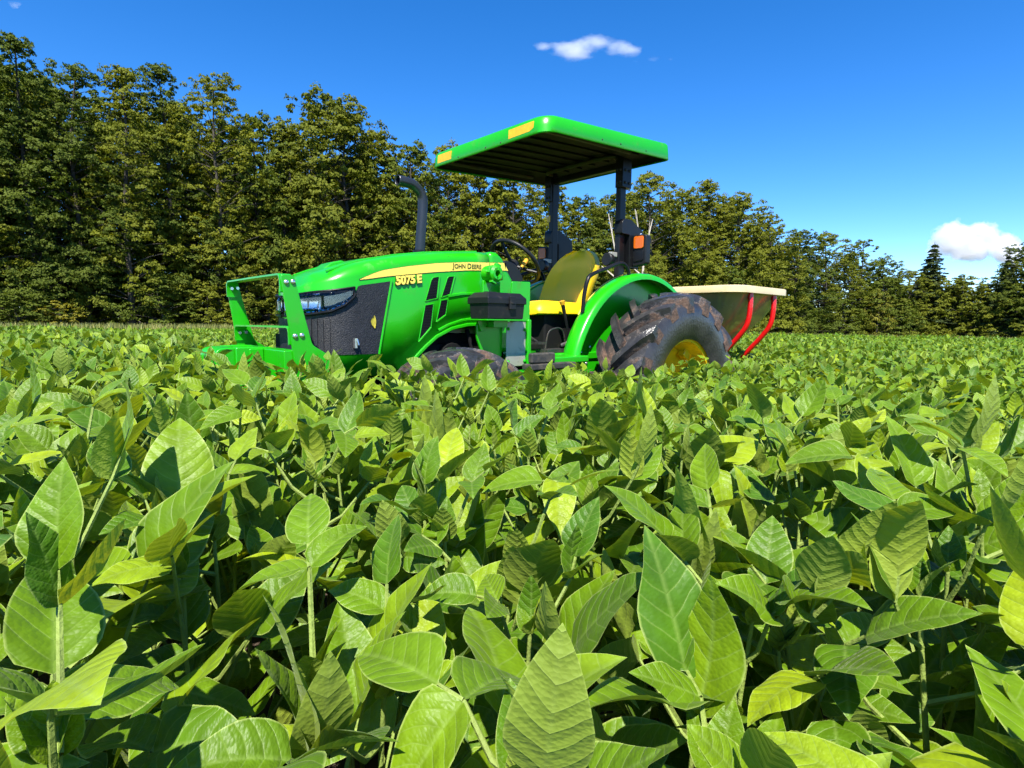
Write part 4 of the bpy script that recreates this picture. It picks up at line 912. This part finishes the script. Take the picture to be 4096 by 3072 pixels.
for y in (-.42, -.28, -.14, 0, .14, .28, .42):
    MB().prism([(x, rim_z(x)+.058) for x in (.10, .35, .6, .85, 1.15)]+[(x, rim_z(x)+.044) for x in (1.15, .85, .6, .35, .10)], y-.022, y+.022).build('liner_rib', 'under', co, bevel=.004)
for pts in ([(.19, -.37, 2.40), (.24, -.34, 2.43), (.30, -.28, 2.435), (.30, .28, 2.435), (.24, .34, 2.43), (.19, .37, 2.40)], [(.30, -.5, 2.43), (1.15, -.5, 2.385), (1.21, -.44, 2.38), (1.21, .44, 2.38), (1.15, .5, 2.385), (.30, .5, 2.43)]):
    MB().tube(smooth_path(pts, 4), .017, 8).build('canopy_frame_tube', 'iron', co)
for (ya, yb, sl2) in ((.275, .500, 1), (-.50, -.335, -1)):
    xx = lambda y: 1.2885-.004; zb = rim_z(1.28)
    P = [(ya, zb+.022), (yb-.03, zb+.026), (yb, zb+.040), (yb, zb+.080), (ya, zb+.078)] if sl2 > 0 else [(ya, zb+.022), (yb, zb+.022), (yb, zb+.080), (ya+.0, zb+.080), (ya, zb+.04)]
    V = [(1.2875-.006*((z-zb)/.1)-.0015*0+.0015, y, z) for y, z in P]; V2 = [(x-.012, y, z) for x, y, z in V]; n = len(P)
    q = MB(); q.add(V+V2, [tuple(range(n)), tuple(range(2*n-1, n-1, -1))]+[(i, i+n, (i+1) % n+n, (i+1) % n) for i in range(n)]); q.build('reflector_decal', 'reflector', co)
for x in (.25, .55, .75):
    for sg in (1, -1): MB().dome((x, sg*.605, rim_z(x)+.018), (0, sg, 0), .006, .004, 6).build('rivet', 'iron', co)
for y in (-.25, .05, .2): MB().dome((1.287, y, rim_z(1.28)+.018), (1, 0, 0), .006, .004, 6).build('rivet', 'iron', co)

# loader mounting frame on both sides: boss, upright, bolted plate, side plate
for sg in (1, -1):
    Y = lambda a, b: sorted((sg*a, sg*b))
    up = MB(); up.box(1.46, 1.60, *Y(.385, .405), 1.02, 1.445); up.build('mount_upright', 'green', TR, bevel=.006)
    bo = MB().lathe([(.020, .05*sg), (.036, .052*sg), (.050, .04*sg), (.052, .0), (.05, -.05*sg), (.001, -.05*sg)], (1.548, sg*.43, 1.485), 1, 20); bo.lathe([(.020, .05*sg), (.02, -.02*sg), (.001, -.02*sg)], (1.548, sg*.43, 1.485), 1, 16); bb = bo.build('mount_boss', 'green', TR, sharp=30)
    for a in (20, 110, 200, 290):
        q = math.radians(a); MB().obox((1.548+.052*math.cos(q), sg*.455, 1.485+.052*math.sin(q)), (.010*math.cos(q), 0, .010*math.sin(q)), (0, .014, 0), (-.018*math.sin(q), 0, .018*math.cos(q))).build('boss_lobe', 'green', bb, bevel=.003)
    MB().prism(round_poly([(1.455, 1.442), (1.300, 1.447), (1.303, 1.20), (1.47, 1.20)], .012, 3), *Y(.494, .506)).build('mount_plate', 'green', TR, bevel=.003)
    MB().box(1.296, 1.330, *Y(.47, .52), .84, 1.215).build('mount_post', 'green', TR, bevel=.010)
    gpl = MB().box(1.334, 1.496, *Y(.497, .503), .925, 1.20).build('bolted_plate', 'steel', TR, bevel=.002)
    for (x, z) in ((1.485, 1.155), (1.345, 1.150), (1.485, .955), (1.345, .955)): MB().dome((x, sg*.504, z), (0, sg, 0), .011, .014, 6).build('bolt', 'green', gpl)
    MB().prism(round_poly([(1.70, 1.195), (1.50, 1.195), (1.502, 1.00), (1.53, .93), (1.58, .86), (1.63, .93), (1.70, 1.10)], .02, 3), *Y(.455, .470)).build('mount_side_plate', 'green', TR, bevel=.004)
    sp = MB().box(1.43, 1.745, *Y(.42, .615), 1.204, 1.212); sp.box(1.52, 1.63, *Y(.46, .54), 1.165, 1.204); sp.prism([(1.71, 1.204), (1.62, 1.204), (1.66, 1.14), (1.68, 1.14)], *Y(.47, .485)); sp.build('tool_shelf', 'green', TR, bevel=.002)
    MB().lathe([(.001, .012*sg), (.04, .012*sg), (.052, .006*sg), (.056, -.02*sg)], (1.405, sg*.33, 1.345), 1, 20).build('round_cap', 'green', TR)

# ------------------------------------------------------------------ toolbox on the shelf (tractor's left side)
TB = empty('toolbox', (1.585, .515, 1.2125), label='black plastic toolbox strapped on the shelf beside the tractor hood', cat='toolbox')
def tb(m, name, mat, parent, bevel):
    m.v = [(p[0]-1.585, p[1]-.515, p[2]-1.2125) for p in m.v]; return m.build(name, mat, parent, bevel)
m = MB(); m.add([(1.448, .437, 1.213), (1.722, .437, 1.213), (1.722, .598, 1.213), (1.448, .598, 1.213), (1.442, .431, 1.305), (1.728, .431, 1.305), (1.728, .604, 1.305), (1.442, .604, 1.305)], [(0, 3, 2, 1), (4, 5, 6, 7), (0, 1, 5, 4), (1, 2, 6, 5), (2, 3, 7, 6), (3, 0, 4, 7)])
tb(m, 'box_body', 'plastic', TB, .006)
m = MB(); m.add([(1.434, .423, 1.300), (1.736, .423, 1.300), (1.736, .612, 1.300), (1.434, .612, 1.300), (1.434, .423, 1.335), (1.736, .423, 1.335), (1.736, .612, 1.335), (1.434, .612, 1.335), (1.46, .45, 1.366), (1.71, .45, 1.366), (1.71, .585, 1.366), (1.46, .585, 1.366)],
  [(0, 3, 2, 1), (8, 9, 10, 11), (0, 1, 5, 4), (1, 2, 6, 5), (2, 3, 7, 6), (3, 0, 4, 7), (4, 5, 9, 8), (5, 6, 10, 9), (6, 7, 11, 10), (7, 4, 8, 11)])
lid = tb(m, 'lid', 'plastic', TB, .004)
m = MB().box(1.530, 1.575, .605, .622, 1.27, 1.345); m.box(1.538, 1.567, .620, .626, 1.30, 1.312); tb(m, 'latch', 'plastic', lid, .003)
m = MB().box(1.60, 1.68, .50, .53, 1.364, 1.372); tb(m, 'handle', 'plastic', lid, .003)

# ------------------------------------------------------------------ leaf stuck on the screen
m = MB(); m.grid([[(x-2.30, .3265-.32+.004*abs(w), z-1.17) for w, x, z in ((-1, a-b, c), (0, a, c), (1, a+b, c))] for a, b, c in ((2.290, .001, 1.225), (2.293, .010, 1.212), (2.296, .016, 1.195), (2.294, .012, 1.175), (2.288, .001, 1.157))])
dl = m.build('fallen_leaf', 'dryleaf'); dl.location = (2.30, .32, 1.17); tag(dl, 'small yellow leaf stuck to the black grille screen', 'leaf')

# ------------------------------------------------------------------ spreader behind the tractor
SP = empty('fertiliser_spreader', (-1.53, 0, 0), label='cream plastic hopper spreader with red tube frame behind the tractor', cat='spreader')
def sp_(m): m.v = [(p[0]+1.53, p[1], p[2]) for p in m.v]; return m
def hring(hx, hy, r, z, n=7):
    pts = []
    for sx, sy, a0 in ((1, 1, 0), (-1, 1, 90), (-1, -1, 180), (1, -1, 270)):
        for k in range(n+1):
            a = math.radians(a0+90*k/n); pts.append((-1.53+sx*(hx-r)+r*math.cos(a), sy*(hy-r)+r*math.sin(a), z))
    return pts
def hloft(rs):
    m = MB(); m.grid([r+[r[0]] for r in rs]); return sp_(m)
hop = hloft([hring(.535, .735, .16, 1.50), hring(.515, .712, .16, 1.47), hring(.47, .662, .16, 1.36), hring(.42, .605, .17, 1.245), hring(.34, .49, .17, 1.12), hring(.22, .27, .14, .90), hring(.15, .16, .12, .74), hring(.13, .13, .11, .70)]).build('hopper', 'hull', SP, solid=.006, sharp=60)
hloft([hring(.50, .70, .15, 1.515), hring(.53, .73, .16, 1.538), hring(.56, .76, .17, 1.540), hring(.568, .768, .17, 1.533), hring(.568, .768, .17, 1.478), hring(.555, .755, .17, 1.474), hring(.536, .736, .16, 1.49)]).build('hopper_rim', 'hopper', hop, sharp=50)
for sx in (-1.28, -1.78):
    for sg in (1, -1):
        o = sp_(MB().tube(smooth_path([(sx, sg*.725, 1.478), (sx, sg*.728, 1.34), (sx, sg*.708, 1.20), (sx, sg*.64, 1.09), (sx, sg*.50, .93), (sx, sg*.37, .79), (sx, sg*.22, .62)], 4), .024, 10)).build('frame_leg', 'red', SP)
fr = MB(); fr.tube([(-1.85, .22, .62), (-1.05, .22, .62)], .025, 8); fr.tube([(-1.85, -.22, .62), (-1.05, -.22, .62)], .025, 8)
for x in (-1.28, -1.78, -1.08): fr.tube([(x, -.3, .62), (x, .3, .62)], .025, 8)
fr.tube([(-1.08, -.3, .55), (-1.08, -.25, 1.05), (-1.08, .25, 1.05), (-1.08, .3, .55)], .025, 8); sp_(fr).build('base_frame', 'red', SP)
lk = MB(); lk.tube([(-.30, .25, .45), (-1.08, .33, .60)], .022, 8); lk.tube([(-.30, -.25, .45), (-1.08, -.33, .60)], .022, 8); lk.tube([(-.33, 0, .90), (-1.08, 0, 1.02)], .02, 8); lk.build('hitch_link', 'iron', TR)
sp_(MB().lathe([(.001, .01), (.30, .0), (.30, -.012), (.001, -.012)], (-1.53, 0, .58), 2, 28)).build('spinner_disc', 'iron', SP)

# ------------------------------------------------------------------ soybean crop
prd = random.Random(2024); pnr = np.random.default_rng(2024)
def leaflet(seed, nl, nw, fold, bend, twist, wave, wr):
    """one leaflet, 1 unit long from its base at the origin along +y, upper face up"""
    rd = random.Random(seed); V = []; UV = []; F = []
    p1, p2 = rd.uniform(0, 6), rd.uniform(0, 6); asy = rd.uniform(-.06, .06)
    for i in range(nl+1):
        t = i/nl
        w = wr*(t**0.48)*((1-t)**0.98)*1.95 if 0 < t < 1 else 0.0
        yy = math.sin(bend*t)/bend if abs(bend) > .01 else t; zz = -(1-math.cos(bend*t))/bend if abs(bend) > .01 else 0
        for j in range(nw+1):
            u = j/nw*2-1; x = u*w*(1+asy*(1 if u > 0 else -1)); lift = fold*abs(x)*(1-0.3*t)-0.55*fold*x*x/max(wr, .1)
            lift += wave*math.sin(6.5*t+p1+(1.3 if u > 0 else 0))*abs(u)**2*w+0.35*wave*math.sin(13*t+p2+u)*abs(u)**3*w
            tw = twist*t*x; V.append((x, yy, zz+lift+tw)); UV.append((0.5+x*0.95, t, max(abs(u), 0 if 0 < i < nl else 1)))
    n = nw+1
    for i in range(nl):
        for j in range(nw): F.append((i*n+j, i*n+j+1, (i+1)*n+j+1, (i+1)*n+j))
    return np.array(V), F, np.array(UV)
def leaf_params(rd):
    return dict(fold=rd.uniform(0.12, 0.75), bend=rd.choice([-1, 1, 1, 1])*rd.uniform(0.15, 0.95), twist=rd.uniform(-.35, .35), wave=rd.uniform(.05, .20), wr=rd.uniform(.33, .42))
NPOOL = 26
PAR = [leaf_params(prd) for _ in range(NPOOL)]
HI = [leaflet(k, 11, 6, **PAR[k]) for k in range(NPOOL)]
MID = [leaflet(k, 4, 4, **PAR[k]) for k in range(NPOOL)]
LO = [leaflet(k, 2, 2, **PAR[k]) for k in range(NPOOL)]
def leaf_mesh(name, V, F, UV, lr=None, mat='bean'):
    me = bpy.data.meshes.new(name); me.from_pydata(V.tolist(), [], F); me.shade_smooth()
    eg = me.attributes.new('eg', 'FLOAT', 'POINT'); eg.data.foreach_set('value', UV[:, 2].astype(np.float32)); UV = UV[:, :2]
    uv = me.uv_layers.new(name='UVMap'); li = np.empty(len(me.loops), np.int32); me.loops.foreach_get('vertex_index', li); uv.data.foreach_set('uv', UV[li].astype(np.float32).reshape(-1))
    if lr is not None:
        a = me.attributes.new('lr', 'FLOAT', 'POINT'); a.data.foreach_set('value', lr.astype(np.float32))
    me.materials.append(M[mat]); return me
HIM = [leaf_mesh('leaf', *HI[k]) for k in range(NPOOL)]

def basis(direction, normal):
    y = direction.normalized(); x = y.cross(normal).normalized(); z = x.cross(y)
    return Matrix(((x.x, y.x, z.x), (x.y, y.y, z.y), (x.z, y.z, z.z)))
def plant_type(seed):
    """stem with petioles, and the list of its leaflets (pool index, 4x4 placement)"""
    rd = random.Random(seed); H = rd.uniform(0.80, 0.90); stem = MB(); LV = []
    lean = Vector((rd.gauss(0, .05), rd.gauss(0, .05), 0)); P = lambda h: Vector((lean.x*(h/H)**2, lean.y*(h/H)**2, h))
    stem.tube([P(H*k/6) for k in range(7)], [.0058-.0006*k for k in range(7)], 6, cap=False)
    nn = rd.randint(11, 13); az = rd.uniform(0, 6.28)
    for i in range(nn):
        h = H*(0.28+0.72*(i/(nn-1))**.78); az += math.pi+rd.uniform(-.9, .9); t = i/(nn-1)
        L = rd.uniform(.10, .21)*(1.0-.55*t**2); el = math.radians(rd.uniform(30, 72)); o = Vector((math.cos(az), math.sin(az), 0))
        a = P(h); e = a+o*L*math.cos(el)+Vector((0, 0, L*math.sin(el))); mid = a.lerp(e, .5)-Vector((0, 0, .012))
        stem.tube([a, mid, e], [.0028, .0023, .0019], 5, cap=False)
        size = rd.uniform(.078, .124)*(1.0 if t < .82 else 0.72); le = rd.gauss(32+12*t, 26); bank = rd.gauss(0, 20)
        rach = o*math.cos(math.radians(le))+Vector((0, 0, math.sin(math.radians(le)))); e2 = e+rach*.022
        stem.tube([e, e2], [.0019, .0015], 5, cap=False)
        for q, (da, de, base, sc) in enumerate(((0, 0, e2, 1.08), (rd.uniform(62, 92), rd.gauss(2, 22), e, .95), (-rd.uniform(62, 92), rd.gauss(2, 22), e, .95))):
            aa = az+math.radians(da); ee = math.radians(max(-40, min(84, le*(1 if q == 0 else .7)+de)))
            d = Vector((math.cos(aa)*math.cos(ee), math.sin(aa)*math.cos(ee), math.sin(ee)))
            n0 = Vector((-math.cos(aa)*math.sin(ee), -math.sin(aa)*math.sin(ee), math.cos(ee)))
            R = basis(d, n0) @ Matrix.Rotation(math.radians(bank*(1 if q == 0 else .6)+rd.gauss(0, 24)), 3, 'Y')
            LV.append((rd.randrange(NPOOL), Matrix.Translation(base) @ R.to_4x4() @ Matrix.Scale(size*sc, 4), t))
    for k in range(4):                           # folded young leaves at the tip
        aa = rd.uniform(0, 6.28); ee = math.radians(rd.uniform(50, 85)); d = Vector((math.cos(aa)*math.cos(ee), math.sin(aa)*math.cos(ee), math.sin(ee)))
        R = basis(d, Vector((-math.cos(aa)*math.sin(ee), -math.sin(aa)*math.sin(ee), math.cos(ee))))
        LV.append((rd.randrange(NPOOL), Matrix.Translation(P(H*.99)+d*.004) @ R.to_4x4() @ Matrix.Scale(rd.uniform(.035, .06), 4), 1.2))
    return stem, LV
NT = 14
TYPES = [plant_type(500+k) for k in range(NT)]
ZTOP = [sorted(max((lm_ @ Vector((0, y, 0))).z for y in (0, 1)) for _, lm_, _ in lv)[-3] for _, lv in TYPES]
STEMS = [s.mesh('stem', 'beanstem', 70, False) for s, _ in TYPES]
def joined(types_at, pool, mat, name='foliage', tmin=-1):
    """many leaflets in one mesh: types_at = [(type index, placement)]"""
    VV, FF, UU, RR = [], [], [], []; k = 0
    for ti, m4 in types_at:
        for (li, lm_, t) in TYPES[ti][1]:
            if t < tmin: continue
            V, F, UV = pool[li]; A = np.array(m4 @ lm_); V2 = V @ A[:3, :3].T+A[:3, 3]
            VV.append(V2); FF += [tuple(i+k for i in f) for f in F]; UU.append(UV); RR.append(np.full(len(V), pnr.random()*.9+(.08 if t > 1 else 0))); k += len(V)
    return leaf_mesh(name, np.concatenate(VV), FF, np.concatenate(UU), np.concatenate(RR), mat)
FOL = [joined([(k, Matrix())], MID, 'bean') for k in range(NT)]

def blocked(x, y):
    ay = abs(y)
    return ((-.40 < x < 3.08 and ay < .44) or (-.78 < x < .78 and .44 <= ay < .95) or (1.45 < x < 2.60 and .44 <= ay < .90) or (.75 < x < 1.75 and ay < .60) or (-1.95 < x < -.4 and ay < .30))
pts = []
SPC = 0.166
r_ = 17.0; ng = int(r_/SPC)
for i in range(-ng, ng+1):
    for j in range(-ng, ng+1):
        x = CAM.x+(i+prd.uniform(-.42, .42))*SPC; y = CAM.y+(j+prd.uniform(-.42, .42))*SPC
        dx, dy = x-CAM.x, y-CAM.y; D = math.hypot(dx, dy)
        if D < 0.20 or D > r_ or blocked(x, y): continue
        dep = dx*D2.x+dy*D2.y
        if dep < -2.0: continue
        lat = dx*R2.x+dy*R2.y; inview = dep > 0.05 and abs(lat) < dep*0.98+0.10
        ti = prd.randrange(NT); hs_ = (prd.uniform(.945, 1.035)+.015*math.sin(x*1.3+1)*math.cos(y*1.1)-(.05 if D < .42 else 0)-.085*float(1-sstep(1.5, 2.7, x))+.03*float(sstep(2.3, 3.0, x)))/ZTOP[ti]
        pts.append((D, x, y, inview, ti, prd.uniform(0, 6.28), hs_))
pts.sort()
near = [p for p in pts if p[3]][:300]; ids = set(id(p) for p in near); rest = [p for p in pts if id(p) not in ids]
for k, (D, x, y, _, ti, rz, hs_) in enumerate(near):
    lab = 'leafy soybean plant in the open crop in front of the tractor, clear of its wheels'; grp = 'soybean plants in front of the tractor'
    for (fx, fy, rr, what) in ((2.9, .2, .75, "growing against the tractor's ballast weights and front guard"), (2.02, .85, .6, "growing beside the tractor's muddy front wheel"), (1.25, .6, .55, "growing below the tractor's step"), (0, .9, .9, "growing beside the tractor's big rear wheel")):
        if math.hypot(x-fx, y-fy) < rr: lab = 'leafy soybean plant '+what; grp = 'soybean plants '+what; break
    o = empty('soybean_plant', (x, y, 0), label=lab, cat='plant', group=grp)
    o.rotation_euler = (0, 0, rz); o.scale = (1.0, 1.0, hs_)
    place('stem', STEMS[ti], o)
    if k < 130:
        for (li, lm_, t) in TYPES[ti][1]:
            l_ = place('leaf', HIM[li], o); l_.matrix_local = lm_
    else: place('foliage', FOL[ti], o)

# the rest of the field: instanced plants close by, patches of crop farther off
src = bpy.data.collections.new('crop_sources')
def source(me, name):
    o = bpy.data.objects.new(name, me); src.objects.link(o); return o
for k in range(NT): source(FOL[k], 'a_plant_%02d' % k)
NP, PS = 6, 3.0
for k in range(NP):
    rd = random.Random(900+k); lst = []; n = int(PS/.215)
    for i in range(n):
        for j in range(n):
            ti = rd.randrange(NT); lst.append((ti, Matrix.Translation(((i+.5+rd.uniform(-.4, .4))*PS/n-PS/2, (j+.5+rd.uniform(-.4, .4))*PS/n-PS/2, rd.uniform(-.05, .05))) @ Matrix.Rotation(rd.uniform(0, 6.28), 4, 'Z') @ Matrix.Diagonal((1.12, 1.12, rd.uniform(.92, 1.02)/ZTOP[ti], 1))))
    source(joined(lst, LO, 'beanfar', 'patch', 0.45), 'b_patch_%02d' % k)
def scatter(name, P, idx, rot, scl, label):
    me = bpy.data.meshes.new(name); me.from_pydata(P, [], [])
    for nm, ty, dat in (('idx', 'INT', np.array(idx, np.int32)), ('rot', 'FLOAT_VECTOR', np.array(rot, np.float32)), ('scl', 'FLOAT_VECTOR', np.array(scl, np.float32))):
        a = me.attributes.new(nm, ty, 'POINT'); a.data.foreach_set('value' if ty == 'INT' else 'vector', dat.reshape(-1))
    o = place(name, me); tag(o, label, 'crop', kind='stuff')
    ng_ = bpy.data.node_groups.new(name, 'GeometryNodeTree'); ng_.interface.new_socket('Geometry', in_out='INPUT', socket_type='NodeSocketGeometry'); ng_.interface.new_socket('Geometry', in_out='OUTPUT', socket_type='NodeSocketGeometry')
    N = ng_.nodes; L = ng_.links; gi = N.new('NodeGroupInput'); go_ = N.new('NodeGroupOutput'); ip = N.new('GeometryNodeInstanceOnPoints'); ci = N.new('GeometryNodeCollectionInfo')
    ci.inputs['Collection'].default_value = src; ci.inputs['Separate Children'].default_value = True; ci.inputs['Reset Children'].default_value = True
    def attr(nm, ty): q = N.new('GeometryNodeInputNamedAttribute'); q.data_type = ty; q.inputs['Name'].default_value = nm; return q.outputs['Attribute']
    L.new(gi.outputs[0], ip.inputs['Points']); L.new(ci.outputs[0], ip.inputs['Instance']); ip.inputs['Pick Instance'].default_value = True
    L.new(attr('idx', 'INT'), ip.inputs['Instance Index']); L.new(attr('rot', 'FLOAT_VECTOR'), ip.inputs['Rotation']); L.new(attr('scl', 'FLOAT_VECTOR'), ip.inputs['Scale']); L.new(ip.outputs[0], go_.inputs[0])
    md = o.modifiers.new('scatter', 'NODES'); md.node_group = ng_
P, I, Rr, Sc = [], [], [], []
for (D, x, y, _, ti, rz, hs_) in rest:
    P.append((x, y, float(gz(x, y)))); I.append(ti); Rr.append((0, 0, rz)); Sc.append((1, 1, hs_))
scatter('soybean_crop', P, I, Rr, Sc, 'green soybean crop round and behind the tractor')
P, I, Rr, Sc = [], [], [], []
for i in range(-48, 49):
    for j in range(-48, 49):
        x, y = CAM.x+i*PS*.93, CAM.y+j*PS*.93; dx, dy = x-CAM.x, y-CAM.y; D = math.hypot(dx, dy); dep = dx*D2.x+dy*D2.y
        if D < r_-.6 or D > 125 or dep < 2: continue
        az_ = math.atan2(dx*R2.x+dy*R2.y, dep)
        if abs(az_) > 1.2: continue
        if D > lerp_t(DIST, 2048+F_PX*math.tan(max(-1.1, min(1.1, az_))))-9.0: continue
        P.append((x, y, float(gz(x, y))+prd.uniform(-.03, .03))); I.append(NT+prd.randrange(NP)); Rr.append((0, 0, prd.randrange(4)*math.pi/2)); Sc.append((1, 1, prd.uniform(.97, 1.05)))
scatter('soybean_field', P, I, Rr, Sc, 'distant green soybean field stretching to the wood')
